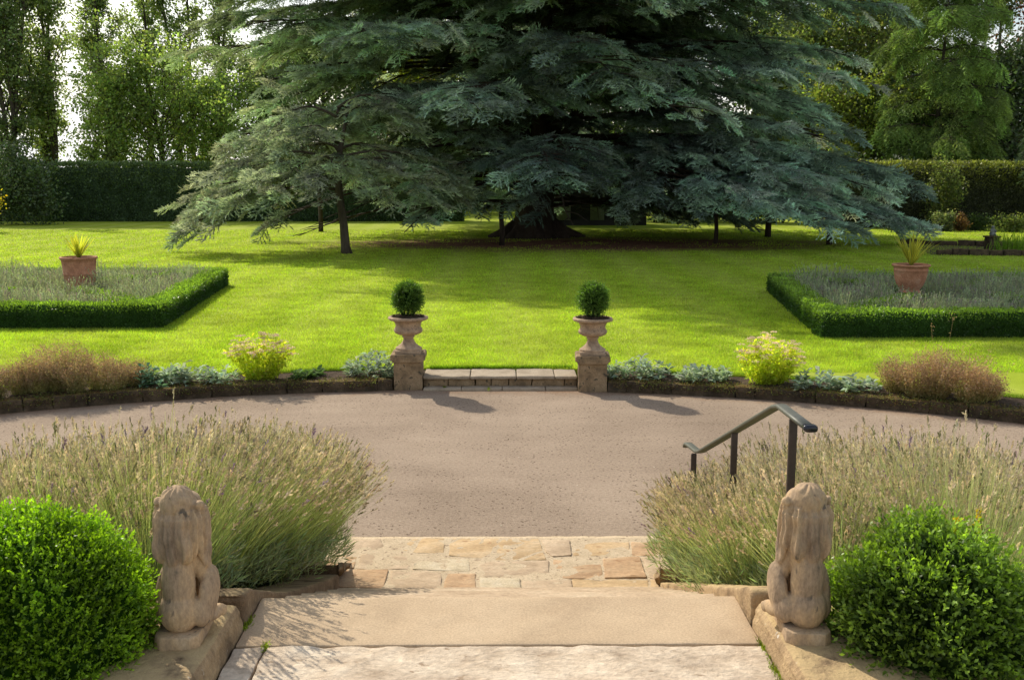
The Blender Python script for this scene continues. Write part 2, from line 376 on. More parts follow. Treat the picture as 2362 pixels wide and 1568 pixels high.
# ------------------------------------------------------------------ the setting: ground, lawn, drive
def grid_sheet(name, xs, ys, zf, mat, kind='structure', keep=None):
    X, Y = np.meshgrid(xs, ys); V = np.stack([X, Y, zf(X, Y)], -1).reshape(-1, 3); nx = len(xs)
    i = (np.arange(len(ys) - 1)[:, None] * nx + np.arange(nx - 1)[None]).ravel(); Fq = np.stack([i, i + 1, i + nx + 1, i + nx], 1)
    if keep is not None:
        c = V[Fq].mean(1); Fq = Fq[keep(c[:, 0], c[:, 1])]
    o = link(name, mesh_np(name, V, [Fq]), mat); tag(o, kind=kind); return o
M['lawn'] = ground_mat('mown_lawn', 'lawn'); M['drive'] = ground_mat('drive_tarmac', 'drive'); M['ground'] = ground_mat('rough_ground', 'ground')
grid_sheet('ground', np.linspace(-900, 900, 13), np.linspace(-300, 1500, 13), lambda x, y: x * 0 - .06, M['ground'])

def arc_pts(r, a0, a1, n):
    a = np.linspace(R(a0), R(a1), n); return np.stack([ARC[0] + r * np.sin(a), ARC[1] + r * np.cos(a)], 1)
# drive: a ring round the forecourt
pi_, po_ = arc_pts(R_IN - .35, -115, 115, 140), arc_pts(ARC[2] + .06, -115, 115, 140)
V = np.concatenate([np.c_[pi_, np.zeros(140)], np.c_[po_, np.zeros(140)]]); i = np.arange(139)
tag(link('drive', mesh_np('drive', V, [np.stack([i, i + 140, i + 141, i + 1], 1)]), M['drive']), kind='structure')
# border soil strip behind the kerb, then the lawn
STRIP = .78
pa, pb = arc_pts(ARC[2] + .2, -115, 115, 140), arc_pts(ARC[2] + STRIP + .2, -115, 115, 140)
V = np.concatenate([np.c_[pa, np.full(140, .15)], np.c_[pb, np.full(140, .19)]])
Fq = np.stack([i, i + 140, i + 141, i + 1], 1); cc = V[Fq].mean(1); Fq = Fq[~((cc[:, 0] > -1.2) & (cc[:, 0] < 1.2) & (cc[:, 1] > 5))]
tag(link('flower_bed_soil', mesh_np('soil', V, [Fq]), M['soil']), kind='structure')
def r_arc(x, y): return np.hypot(x - ARC[0], y - ARC[1])
def strip_in(x): return ARC[2] + np.where((x > -1.25) & (x < 1.25), .72, STRIP)
# lawn: fan of rings outward from the border's back edge
aa = np.linspace(R(-115), R(115), 231); rads = np.concatenate([[0], np.geomspace(.4, 200, 60)])
base = np.where(np.abs(ARC[0] + 14.3 * np.sin(aa)) < 1.3, .74, STRIP + .06 * np.sin(aa * 37) * .5)
Vr = [np.stack([ARC[0] + (ARC[2] + base + r) * np.sin(aa), ARC[1] + (ARC[2] + base + r) * np.cos(aa), np.full(231, .20) + .003 * np.sin(aa * 9 + r * .3)], 1) for r in rads]
edge = Vr[0].copy(); edge[:, 2] = .02
Vr = [edge] + Vr; nr = len(Vr); V = np.concatenate(Vr); k = (np.arange(nr - 1)[:, None] * 231 + np.arange(230)[None]).ravel()
tag(link('lawn', mesh_np('lawn', V, [np.stack([k, k + 231, k + 232, k + 1], 1)], smooth=False), M['lawn']), kind='structure')

# sloping planted banks either side of the steps
def bank_z(x, y):
    r = r_arc(x, y); t = np.clip((R_IN - r) / (R_IN - 3.5), 0, 1); return .02 + .98 * (t * t * (3 - 2 * t)) * .55 + .98 * t * .45 - .06 * (r > R_IN)
for sgn in (-1, 1):
    xs = np.linspace(1.55, 9, 60) * sgn
    if sgn < 0: xs = xs[::-1]
    grid_sheet('bank_soil', xs, np.linspace(-1, 8.6, 60), lambda x, y: bank_z(x, y) + .015 * np.sin(x * 23) * np.sin(y * 19), M['soil'], keep=lambda x, y: r_arc(x, y) < R_IN + .05)
# small lawn patch beyond the lavender on the right
def patch_z(x, y): return bank_z(x, y) + .04
grid_sheet('side_lawn', np.linspace(2.75, 8, 30), np.linspace(0, 6.2, 30), patch_z, M['lawn'])

# grass blades: a real pile on the near lawn, thinning out with distance
n = 620000
u = rng.random(n); d0, d1 = 15.2, 62.0
d = 1 / (1 / d0 - u * (1 / d0 - 1 / d1)); X = (rng.random(n) * 2 - 1) * (.56 * d + .3)
ok = (r_arc(X, d) > strip_in(X) + .02) & ~((X > 6.1) & (d > 20) & (d < 26) & (X > 7.3)) & ~((X < -6.9) & (d > 20.6) & (d < 27.5) & (X < -8))
X, d = X[ok], d[ok]; n = len(X)
P = np.stack([X, d, np.full(n, .198)], 1); D = unit(np.stack([rng.normal(size=n) * .45, rng.normal(size=n) * .45 - .1, np.ones(n)], 1))
hgt = .028 + .03 * rng.random(n); V, Fq = needle_tris(P, D, hgt * (d / 18) ** .3, .0085 * (d / 16) ** 1.15)
pat = np.array([mnoise.noise(Vector((x * .35, y * .35, 0))) for x, y in zip(X[::1], d[::1])]) 
st_ = .5 + .5 * np.sin(X * 2.9 + 1.6 * np.array([mnoise.noise(Vector((x * .12, y * .12, 4))) for x, y in zip(X, d)])); gc = jit((.30, .415, .050), n, .22, .07) * (1 + .25 * pat[:, None]); gc = gc * (1 - .22 * st_[:, None]) + .22 * st_[:, None] * np.array((.48, .48, .16))
lit_ = (((X - 4.0) / 14.5) ** 2 + ((d - 48.0) / 6.4) ** 2 + .9 * pat + .28 * rng.normal(size=len(X))) > .62; X, d = X[lit_], d[lit_]; gc = (gc * (1 + .10 * np.sin(X * 2.9 + .8)[:, None]))[lit_] if False else gc[lit_]; V = V.reshape(-1, 9)[lit_].reshape(-1, 3); Fq = np.arange(len(V)).reshape(-1, 3)
G = Geo(); G.add(V, Fq, np.repeat(gc, 3, 0))
# longer fringe along the lawn edge
a = R(rng.uniform(-34, 34, 16000)); x = ARC[0] + (ARC[2] + STRIP) * np.sin(a); ok = np.abs(x) > 1.2; a = a[ok]; n = len(a)
rr = np.where(np.abs(ARC[0] + (ARC[2] + .74) * np.sin(a)) < 1.25, .75, STRIP) + rng.random(n) * .12 + ARC[2]
P = np.stack([ARC[0] + rr * np.sin(a), ARC[1] + rr * np.cos(a), np.full(n, .16)], 1); D = np.stack([rng.normal(size=n) * .5, rng.normal(size=n) * .4 - .35, np.ones(n)], 1)
V, Fq = needle_tris(P, D, .05 + .05 * rng.random(n), .009); G.add(V, Fq, np.repeat(jit((.12, .22, .018), n, .25), 3, 0))
n = 5000; xx = rng.uniform(-1.15, 1.12, n); P = np.stack([xx, 15.62 + rng.random(n) * .1 + 0 * xx, np.full(n, .19)], 1); D = np.stack([rng.normal(size=n) * .5, rng.normal(size=n) * .4 - .4, np.ones(n)], 1)
V, Fq = needle_tris(P, D, .04 + .04 * rng.random(n), .009); G.add(V, Fq, np.repeat(jit((.12, .22, .018), n, .25), 3, 0))
tag(link('grass', G.mesh('grass'), M['grass']), kind='stuff')

# ------------------------------------------------------------------ steps, paving, cheek walls
st = empty('entrance_steps', (0, 4.5, 0), 0, 'broad sandstone entrance steps with a worn top slab between the two stone lions', 'steps')
V, Fq = box(-1.245, 1.215, 4.375, 4.92, .80, 1.0)
link('top_slab', roughen(mesh_np('top_slab', V, [Fq]), amp=.004, freq=7, bevel=.008, subdiv_len=.06, seed=1), M['slab'], st, True)
def slab_poly(name, pts, z0, z1, mat, seed, amp=.004):
    n = len(pts); V = np.array([(x, y, z0) for x, y in pts] + [(x, y, z1) for x, y in pts])
    Fs = [np.array([[i, (i + 1) % n, n + (i + 1) % n, n + i] for i in range(n)]), np.array([list(range(n))[::-1]]), np.array([list(range(n, 2 * n))])]
    return link(name, roughen(mesh_np(name, V, Fs), amp=amp, freq=9, bevel=.007, subdiv_len=.03, seed=seed), mat, st, True)
slab_poly('landing_slab', [(-1.10, 2.6), (1.21, 2.6), (1.21, 4.352), (.3, 4.36), (-.4, 4.356), (-1.09, 4.362)], .80, 1.002, M['slab_rough'], 3, .009)
slab_poly('landing_slab', [(-1.245, 2.6), (-1.112, 2.6), (-1.102, 4.36), (-1.245, 4.362)], .80, .998, M['slab_rough'], 4, .007)
nst = 6
for k in range(1, nst):
    z = 1.0 - k / nst; y0 = 4.92 + (k - 1) * .42
    V, Fq = box(-1.22, 1.20, y0 - .03, y0 + .42, z - .166, z)
    link('tread', roughen(mesh_np('tread', V, [Fq]), amp=.004, freq=7, bevel=.008, subdiv_len=.12, seed=10 + k), M['pave_buff'], st, True)
V, Fq = box(-1.24, 1.21, 2.6, 4.9, -.05, .79); link('core', mesh_np('core', V, [Fq]), M['soil'], st, True)

# irregular paving between the flight and the drive
V, Fq = box(-1.75, 1.8, 6.75, 8.53, -.04, .004)
tag(link('path', roughen(mesh_np('path', V, [Fq]), amp=.005, freq=8, subdiv_len=.10, seed=7), M['mortar']), kind='structure')
stones = [((520, 600), (950, 590), (945, 700), (760, 690), (560, 655)), ((985, 590), (1600, 595), (1650, 740), (1350, 742), (978, 712)), ((1622, 600), (1815, 610), (1830, 712), (1700, 720), (1655, 690)), ((1832, 613), (2225, 622), (2230, 712), (1842, 712)),
          ((380, 702), (715, 720), (698, 805), (350, 800)), ((745, 726), (1122, 735), (1122, 822), (730, 806)), ((1175, 752), (1668, 750), (1668, 858), (1172, 852)), ((1708, 728), (2028, 735), (2045, 868), (1830, 870), (1700, 864)), ((2050, 738), (2300, 722), (2350, 868), (2062, 870)),
          ((585, 816), (930, 830), (925, 935), (555, 938)), ((968, 836), (1163, 842), (1163, 950), (945, 946)), ((1195, 866), (1470, 876), (1482, 988), (1192, 988)), ((1492, 888), (1822, 880), (1838, 985), (1492, 988)), ((1832, 880), (2360, 880), (2362, 976), (1850, 980)),
          ((160, 812), (560, 816), (528, 938), (140, 932)), ((180, 600), (505, 602), (540, 662), (515, 700), (190, 690)), ((60, 706), (350, 704), (322, 800), (40, 800)), ((2322, 722), (2640, 722), (2650, 868), (2372, 868)), ((2376, 880), (2660, 880), (2670, 976), (2380, 976)), ((2245, 622), (2620, 626), (2630, 712), (2250, 712)),
          ((140, 945), (700, 950), (690, 1050), (120, 1050)), ((715, 955), (1180, 960), (1180, 1060), (705, 1055)), ((1195, 1000), (1700, 1000), (1705, 1090), (1195, 1090)), ((1715, 1000), (2300, 992), (2320, 1090), (1715, 1090)), ((2310, 990), (2700, 988), (2700, 1080), (2330, 1085))]
kinds = ['pave', 'pave', 'pave_buff', 'pave', 'pave_buff', 'pave_pale', 'pave_buff', 'pave_rust', 'pave_rust', 'pave_buff', 'pave_rust', 'pave_pale', 'pave_buff', 'pave', 'pave_rust', 'pave_buff', 'pave_rust', 'pave_buff', 'pave', 'pave_rust', 'pave_buff', 'pave', 'pave_buff', 'pave', 'pave_buff']
for pv, (poly, kd) in enumerate(zip(stones, kinds)):
    q = [at(zx / 3 + 708, zy / 3 + 1045, 0.)[:2] for zx, zy in poly]; c_ = np.mean(q, 0)
    q = [c_ + (p - c_) * (1 + .012 * rng.normal()) for p in q]; q = [np.array((x, min(y, 8.515))) for x, y in q][::-1]; n = len(q); h_ = .004 + .010 * rng.random()
    Vv = np.array([(x, y, -.03) for x, y in q] + [(x, y, h_ + .004 * rng.normal()) for x, y in q])
    Fs = [np.array([[i, (i + 1) % n, n + (i + 1) % n, n + i] for i in range(n)]), np.array([list(range(n))[::-1]]), np.array([list(range(n, 2 * n))])]
    o = link('paving_slab', roughen(mesh_np('paving_slab', Vv, Fs), amp=.010, freq=7, bevel=.004, subdiv_len=.045, seed=40 + pv), M[kd]); tag(o, kind='structure')

M['cheek_dark'] = stone_mat('shaded_cheek_stone', [(.09, .06, .038), (.20, .135, .08), (.30, .21, .125)], 5, 45, .9, .95, .012, spots=(.40, .36, .29), spot_amt=-.03, top=(.27, .20, .11))  # copy of the cheek stone with the left flank's shade put into its colour
def cheek(s, label):
    xi = -1.25 if s < 0 else 1.215
    w_ = empty('cheek_wall', (xi, 4.5, 0), 0, label, 'wall')
    o_ = s * .95                        # outward width
    # platform with moulded coping under the lion
    x0, x1 = sorted((xi + s * .03, xi + o_))
    V, Fq = box(x0, x1, 2.4, 4.555, 0, 1.04); link('wall_base', roughen(mesh_np('wall_base', V, [Fq]), amp=.006, bevel=.01, subdiv_len=.2, seed=5), M['cheek'], w_, True)
    prof = [(0.0, .985), (0.0, 1.03), (.012, 1.062), (.012, 1.085), (.03, 1.115), (.045, 1.121), (.95, 1.121), (.95, .985)]
    prof = [(xi + s * a, z) for a, z in prof]
    if s > 0: prof = prof[::-1]
    V, Fs = prism(prof, 2.4, 4.56); link('coping', roughen(mesh_np('coping', V, Fs), amp=.006, freq=11, bevel=.004, subdiv_len=.05, seed=8 + s), M['cheek'], w_, True)
    # swept flank wall beside the flight
    prf = [(4.60, -.04), (7.28, -.04), (7.28, .27), (7.2, .35), (7.0, .40), (6.7, .46), (6.3, .60), (5.9, .78), (5.5, .94), (5.2, 1.05), (4.95, 1.13), (4.72, 1.165), (4.64, 1.165), (4.60, 1.14)]
    if s > 0:
        prf = [(4.60, -.04), (7.28, -.04), (7.28, .20)] + [tuple(atX(px, py, 1.36)[1:]) for px, py in ((1545, 1336), (1570, 1343), (1610, 1345), (1660, 1347), (1710, 1350), (1750, 1353))] + [(4.64, 1.165), (4.60, 1.14)]
    else:
        prf = [(4.60, -.04), (7.28, -.04), (7.28, .24)] + [tuple(atX(px, py, -1.38)[1:]) for px, py in ((768, 1303), (745, 1322), (705, 1340), (655, 1354), (610, 1366))] + [(4.80, 1.10), (4.70, 1.145), (4.63, 1.15), (4.60, 1.13)]
    xa, xb = sorted((xi + s * .0, xi + s * .30))
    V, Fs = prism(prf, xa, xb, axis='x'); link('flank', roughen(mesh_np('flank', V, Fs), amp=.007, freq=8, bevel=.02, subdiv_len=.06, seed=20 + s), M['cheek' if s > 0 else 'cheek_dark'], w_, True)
    xa, xb = sorted((xi + s * .301, xi + s * 1.0))
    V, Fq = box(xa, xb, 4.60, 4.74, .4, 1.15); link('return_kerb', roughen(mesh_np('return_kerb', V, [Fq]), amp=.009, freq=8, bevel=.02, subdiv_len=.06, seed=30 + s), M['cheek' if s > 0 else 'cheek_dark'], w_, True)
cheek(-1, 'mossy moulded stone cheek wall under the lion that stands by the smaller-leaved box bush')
cheek(1, 'sunlit ochre stone cheek wall under the lion that stands in front of the handrail')

G = Geo()
for (qx, qy, nn, sp) in ((1.205, 4.10, 260, .10), (1.212, 4.33, 120, .05), (1.205, 3.92, 160, .05), (-1.242, 4.62, 120, .04), (-1.10, 4.36, 60, .03), (-.2, 14.83, 60, .06), (-.87, 14.95, 90, .03)):
    zz_ = 1.0 if qy < 5 else .04; P = np.stack([qx + rng.normal(size=nn) * .010, qy + rng.normal(size=nn) * sp, np.full(nn, zz_ - .004)], 1); V, Fq = needle_tris(P, rng.normal(size=(nn, 3)) * .6 + np.array((0, 0, 1.)), .012 + .02 * rng.random(nn), .006); G.add(V, Fq, np.repeat(jit((.19, .25, .03), nn, .25), 3, 0))
tag(link('moss', G.mesh('moss'), M['grass']), kind='stuff')

# ------------------------------------------------------------------ stone lions, seen from behind
def lion_mesh():
    bm = bmesh.new()
    def ell(c, r, rot=(0, 0, 0)):
        m = Matrix.Translation(c) @ Matrix.Rotation(rot[2], 4, 'Z') @ Matrix.Rotation(rot[1], 4, 'Y') @ Matrix.Rotation(rot[0], 4, 'X') @ Matrix.Diagonal((*r, 1))
        bmesh.ops.create_icosphere(bm, subdivisions=3, radius=1, matrix=m)
    ell((0, -.005, .135), (.096, .088, .10))             # rump
    ell((0, -.004, .25), (.078, .070, .17))              # loin
    ell((0, .03, .37), (.080, .078, .13))                # shoulders
    ell((0, .015, .465), (.108, .086, .125))             # mane
    ell((0, .018, .53), (.112, .082, .075))
    ell((0, -.030, .400), (.040, .042, .085))            # middle lock on the back
    ell((.060, -.018, .425), (.042, .042, .080)); ell((-.060, -.018, .425), (.042, .042, .080))
    ell((0, .025, .60), (.084, .078, .075), (.1, 0, 0))  # crown of the head
    ell((0, .115, .575), (.062, .07, .052))              # muzzle
    ell((0, .165, .555), (.045, .035, .035))
    for s in (-1, 1):
        ell((s * .100, .038, .595), (.022, .030, .020))  # ears, level with the mane
        ell((s * .104, .05, .485), (.022, .048, .125))   # side locks
        ell((s * .100, .06, .40), (.020, .04, .09), (0, -s * .15, 0))
        ell((s * .080, .085, .32), (.034, .055, .12), (.15, 0, 0))       # shoulder
        ell((s * .108, .080, .195), (.038, .078, .115), (-.40, 0, 0))    # haunch
        ell((s * .092, .045, .125), (.046, .082, .075))
        ell((s * .112, .12, .085), (.030, .070, .030))   # hind foot
        for q in (-1, 0, 1): ell((s * (.116 + q * .018), .170 - abs(q) * .008, .078), (.012, .030, .024))
        ell((s * .055, .12, .24), (.034, .038, .16))     # foreleg
        ell((s * .055, .125, .36), (.045, .05, .08))
        ell((s * .055, .165, .075), (.040, .052, .030))  # forepaw
    me = bpy.data.meshes.new('lion_body'); bm.to_mesh(me); bm.free()
    o = bpy.data.objects.new('tmp', me); C.objects.link(o)
    md = o.modifiers.new('r', 'REMESH'); md.mode = 'VOXEL'; md.voxel_size = .0052; md.use_smooth_shade = True
    m2 = o.modifiers.new('s', 'SMOOTH'); m2.factor = .5; m2.iterations = 3
    dg = bpy.context.evaluated_depsgraph_get(); ev = bpy.data.meshes.new_from_object(o.evaluated_get(dg))
    bpy.data.objects.remove(o)
    ev.name = 'lion_body'
    nrm = [v.normal.copy() for v in ev.vertices]
    for v, nn in zip(ev.vertices, nrm):
        x, y, z = v.co; a = math.atan2(x, -(y - .03)); k = 0
        if z > .33 and y < .11:                          # combed locks of the mane
            m_ = min(1, (z - .33) / .05) * (1 if z < .575 else .0)
            wob = mnoise.noise(Vector((a * 2, z * 9, 3.0)))
            k += m_ * (.0075 * math.sin(a * 9 + wob * 2.5 + z * 5) + .006 * math.sin(a * 22 + wob * 4)) * (.5 + .5 * min(1, abs(a) / 1.1))
            if .55 < z < .572 and y < .06: k -= .0035
            if z >= .575: k += .0032 * math.sin(math.atan2(x, y - .02) * 7 + 5 * mnoise.noise(Vector((x * 14, y * 14, z * 14)))) * min(1, (z - .575) / .03)   # curls on the crown
        elif y < .02 and z > .08: k -= .0012 * math.exp(-((abs(x) - .028) / .008) ** 2)       # edges of the spine
        k += .0018 * mnoise.fractal(Vector(v.co) * 26, 1, 2, 4)
        v.co += nn * k
    return ev
lion_me = lion_mesh()
def plinth_mesh():
    w2, d2, c = .105, .135, .035
    poly = [(-w2 + c, -.115), (w2 - c, -.115), (w2, -.115 + c), (w2, .215 - c), (w2 - c, .215), (-w2 + c, .215), (-w2, .215 - c), (-w2, -.115 + c)]
    n = len(poly); V = np.array([(x, y, 0) for x, y in poly] + [(x * .97, y * .97, .056) for x, y in poly])
    Fs = [np.array([[i, (i + 1) % n, n + (i + 1) % n, n + i] for i in range(n)]), np.array([list(range(n))[::-1]]), np.array([list(range(n, 2 * n))])]
    return roughen(mesh_np('plinth', V, Fs), amp=.003, freq=20, bevel=.006, subdiv_len=.03, seed=2)
plinth_me = plinth_mesh()
lions = []
for px, py, rz, lab in ((421, 1497, .04, 'weathered stone lion seated beside the small-leaved bush, seen from behind'), (1853, 1487, -.06, 'weathered stone lion seated below the handrail posts, seen from behind')):
    p = at(px, py, 1.121); L_ = empty('stone_lion', (p[0] * (p[1] + .10) / p[1], p[1] + .10, 1.119), rz, lab, 'statue', 'stone lions guarding the steps')
    L_.scale = (.95, .97, 1.04)
    link('plinth', plinth_me, M['lion'], L_); link('body', lion_me, M['lion'], L_).rotation_euler = (0, 0, .22 if px > 1000 else -.22); lions.append(L_)

# ------------------------------------------------------------------ handrail
hr = empty('handrail', (1.5, 5, .9), 0, 'dark metal handrail on three posts rising out of lavender behind the lion', 'handrail')
XR = 1.5
def xr(px, py): return atX(px, py, XR)
ne, k1, k2, k3 = xr(1868, 968), xr(1797, 933), xr(1612, 1043), xr(1588, 1024)
def rail_sweep(pts, w2=.031, h2=.0125):
    pts = np.array(pts); T = unit(np.gradient(pts, axis=0)); V = []; sides = 14
    for p, t in zip(pts, T):
        s_ = np.array((1., 0, 0)); u_ = unit(np.cross(s_, t)); ang = np.arange(sides) * 2 * math.pi / sides
        ca, sa = np.cos(ang), np.sin(ang); sq = lambda v, e: np.sign(v) * np.abs(v) ** e
        V.append(p + np.outer(sq(ca, .6) * w2, s_) + np.outer(np.where(sa > 0, sq(sa, .7) * h2, sq(sa, .35) * h2), u_))
    n = len(pts); V = np.concatenate(V)
    Fq = [[i * sides + j, (i + 1) * sides + j, (i + 1) * sides + (j + 1) % sides, i * sides + (j + 1) % sides] for i in range(n - 1) for j in range(sides)]
    return V, [np.array(Fq), np.array([list(range(sides))]), np.array([list(range((n - 1) * sides, n * sides))[::-1]])]
ne[2] = k1[2] + .005
def lerp(a, b, t): return a + (b - a) * t
k2b = k2.copy(); k3b = k3 + np.array((0, .12, .0)); 
path_ = [ne, lerp(ne, k1, .5), lerp(ne, k1, .93), lerp(k1, k2, .03), lerp(k1, k2, .5), lerp(k1, k2, .96), lerp(k2, k3, .08), lerp(k2, k3, .6), k3, k3 + np.array((0, .06, -.012)), k3 + np.array((0, .10, -.045))]
V, Fs = rail_sweep(path_); me = mesh_np('rail', V, Fs, smooth=True); link('rail', me, M['rail'], hr, True)
V, Fs = rail_sweep([ne + np.array((0, .02, 0)), ne + np.array((0, -.004, 0)), ne + np.array((0, -.022, -.001))], .0335, .0165); link('end_cap', mesh_np('end_cap', V, Fs, smooth=True), M['railcap'], hr, True)
for px, py, t in ((1830, 955, 0), (1694, 990, 1), (1600, 1040, 2)):
    p = xr(px, py); p[2] -= .02
    if t == 0: p[2] = k1[2] - .017
    zb = .25 if t else .7
    V, Fq = box(XR - .021, XR + .021, p[1] - .011, p[1] + .011, zb, p[2])
    if t == 2: V[:, 0] += 0
    link('post', roughen(mesh_np('post', V, [Fq]), amp=.0008, bevel=.004, subdiv_len=.2), M['post'], hr, True)

# ------------------------------------------------------------------ plants: generators
def shoots_bush(center, radii, n_shoot, leaf, base_c, tip_c, bottom=-.8, up=.45, core_scale=.86, lump=.10, seed=0, per=11, view_bias=None):
    """clipped bush: shoots of small leaves over a lumpy ellipsoid, dark core inside"""
    G = Geo(); radii = np.asarray(radii, float); center = np.asarray(center, float)
    d_ = rand_dirs(n_shoot * 3); d_ = d_[d_[:, 2] > bottom][:n_shoot]; n = len(d_)
    lum = np.array([mnoise.fractal(Vector(q * 2.6) + Vector((seed, 0, 0)), 1, 2, 4) for q in d_]); rr = 1 + lump * lum + rng.normal(size=n) * .022
    depth = rng.random(n) ** 2 * .16
    P0 = center + d_ * radii * (rr - depth - .08)[:, None]
    nrm = unit(d_ / radii); D = unit(nrm * .75 + np.array((0, 0, up)) + rng.normal(size=(n, 3)) * .33)
    SL = leaf * (3.4 + 2.2 * rng.random(n))
    q = np.linspace(.15, 1, per)
    Ps = (P0[:, None] + D[:, None] * (SL[:, None, None] * q[None, :, None])).reshape(-1, 3)
    ld = unit(np.repeat(D, per, 0) * (.55 + .5 * np.tile(q, n))[:, None] + rng.normal(size=(n * per, 3)) * .55)
    sz = leaf * (.75 + .5 * rng.random(n * per)); V, Fq = leaf_quads(Ps, ld, sz, sz * .55)
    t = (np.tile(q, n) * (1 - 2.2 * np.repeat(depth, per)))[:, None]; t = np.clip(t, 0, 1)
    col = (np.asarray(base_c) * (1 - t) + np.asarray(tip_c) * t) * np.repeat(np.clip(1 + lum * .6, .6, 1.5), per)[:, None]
    col = col * np.clip(1 + rng.normal(size=(len(col), 1)) * .18, .5, 1.6)
    G.add(V, Fq, np.repeat(col, 4, 0))
    bm = bmesh.new(); bmesh.ops.create_icosphere(bm, subdivisions=4, radius=1); me = bpy.data.meshes.new('t'); bm.to_mesh(me); bm.free()
    cv = np.array([v.co[:] for v in me.vertices]); cf = np.array([p.vertices[:] for p in me.polygons]); bpy.data.meshes.remove(me)
    cl = np.array([1 + lump * mnoise.fractal(Vector(q_) * 2.6 + Vector((seed, 0, 0)), 1, 2, 4) for q_ in cv])
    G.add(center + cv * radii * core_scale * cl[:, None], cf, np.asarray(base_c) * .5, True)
    return G

b1 = atY(92, 1462, 4.12)
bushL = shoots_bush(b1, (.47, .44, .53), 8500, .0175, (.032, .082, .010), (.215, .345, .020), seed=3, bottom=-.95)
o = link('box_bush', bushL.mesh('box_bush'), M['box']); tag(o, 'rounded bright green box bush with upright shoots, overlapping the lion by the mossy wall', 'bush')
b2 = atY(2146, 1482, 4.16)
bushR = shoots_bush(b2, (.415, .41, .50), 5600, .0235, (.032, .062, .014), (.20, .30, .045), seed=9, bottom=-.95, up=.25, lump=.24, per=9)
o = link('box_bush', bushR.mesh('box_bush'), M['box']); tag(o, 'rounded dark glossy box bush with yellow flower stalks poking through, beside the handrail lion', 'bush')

# yellow flower stalks through the right bush, dead stalks behind it
def stalk(base, top, heads, label):
    G = Geo(); V, Fs = tube([base, lerp(base, top, .5) + np.array((.01, 0, 0)), top], [.0035, .003, .002], 5); G.add(V, Fs, (.20, .22, .06))
    n = heads; P = top - np.array((0, 0, 1)) * (rng.random((n, 1)) ** 1.3 * .10) + rng.normal(size=(n, 3)) * .007; V, Fq = leaf_quads(P, rand_dirs(n) + np.array((0, 0, .5)), .018, .010); G.add(V, Fq, np.repeat(jit((.62, .50, .02), n, .15, .04), 4, 0))
    o = link('yellow_flower', G.mesh('yellow_flower'), M['petal']); tag(o, label, 'flower')
stalk(atY(2200, 1290, 4.2), atY(2205, 1195, 4.2), 60, 'short yellow flower spike poking from the middle of the dark box bush')
stalk(atY(2262, 1270, 4.25), atY(2258, 1175, 4.25), 36, 'taller yellow flower spike at the back of the dark box bush')

# lavender ---------------------------------------------------------------
def lavender(Gs, Gf, Gl, centers, n_st, length, spread, green, tan, lean=(0, 0, 0), n_leaf=500, spike=.060, sw=.0032):
    for c in centers:
        c = np.asarray(c, float); n = n_st
        a = rng.random(n) * 2 * math.pi; q = np.sqrt(rng.random(n)); off = np.stack([np.cos(a), np.sin(a), 0 * a], 1) * q[:, None]
        P = c + off * .20; P[:, 2] += .06
        D = unit(off * spread + np.array((0, 0, 1.)) + np.asarray(lean) + rng.normal(size=(n, 3)) * .13)
        L = length * (min(1.22, .74 + .50 * (abs(c[0]) - 1.6) / .9) if c[0] > 0 else 1.0) * (.80 + .30 * rng.random(n)) * (1 - .14 * q)
        bend = np.array((0, 0, -1.)) * (.10 * q ** 2 * L)[:, None] + rng.normal(size=(n, 3)) * .03 + np.asarray(lean) * .08
        V, Fq, E, ED, t = ribbons(P, D, L, bend, sw, 4)
        g = np.repeat(jit(green, n, .2, .08), 10, 0); tn = np.repeat(jit(tan, n, .15, .05), 10, 0); tt = np.clip((t - .70) / .5, 0, 1)[:, None]
        Gs.add(V, Fq, g * (1 - tt) + tn * tt)
        # flower spikes, many spent and tan, a few still mauve
        keep_ = rng.random(n) < .72; E, ED = E[keep_], ED[keep_]; n = len(E); kk = 8; sl = spike * (.6 + .7 * rng.random(n)); s_ = np.linspace(0, 1, kk)
        PP = (E[:, None] - ED[:, None] * (sl[:, None, None] * (1 - s_)[None, :, None] * .9)).reshape(-1, 3)
        LD = np.repeat(ED, kk, 0) + rng.normal(size=(n * kk, 3)) * .28
        sc = np.tile(.75 + .5 * np.sin(s_ * 3.0), n) * np.repeat(sl, kk); V, Fq = leaf_quads(PP, LD, sc * .34, sc * .165)
        fc = jit((.47, .385, .315), n, .20, .03); mv = rng.random(n) < .025; fc[mv] = jit((.25, .18, .28), mv.sum(), .2)
        gr = rng.random(n) < .15; fc[gr] = jit((.23, .22, .13), gr.sum(), .2, .03)
        Gf.add(V, Fq, np.repeat(np.repeat(fc, kk, 0), 4, 0))
        # grey-green leaf mound at the foot
        m = n_leaf; a = rng.random(m) * 2 * math.pi; q = np.sqrt(rng.random(m)) * .42; P = c + np.stack([np.cos(a) * q, np.sin(a) * q, rng.random(m) * .42 * (1 - (q / .55) ** 2)], 1)
        D = np.stack([np.cos(a) * q * 2, np.sin(a) * q * 2, .8 + 0 * a], 1) + rng.normal(size=(m, 3)) * .4
        V, Fq = leaf_quads(P, D, .06 + .05 * rng.random(m), .008); Gl.add(V, Fq, np.repeat(jit((.27, .33, .18), m, .25, .08), 4, 0))
def bankpt(x, y): return (x, y, float(bank_z(np.array(x), np.array(y))))
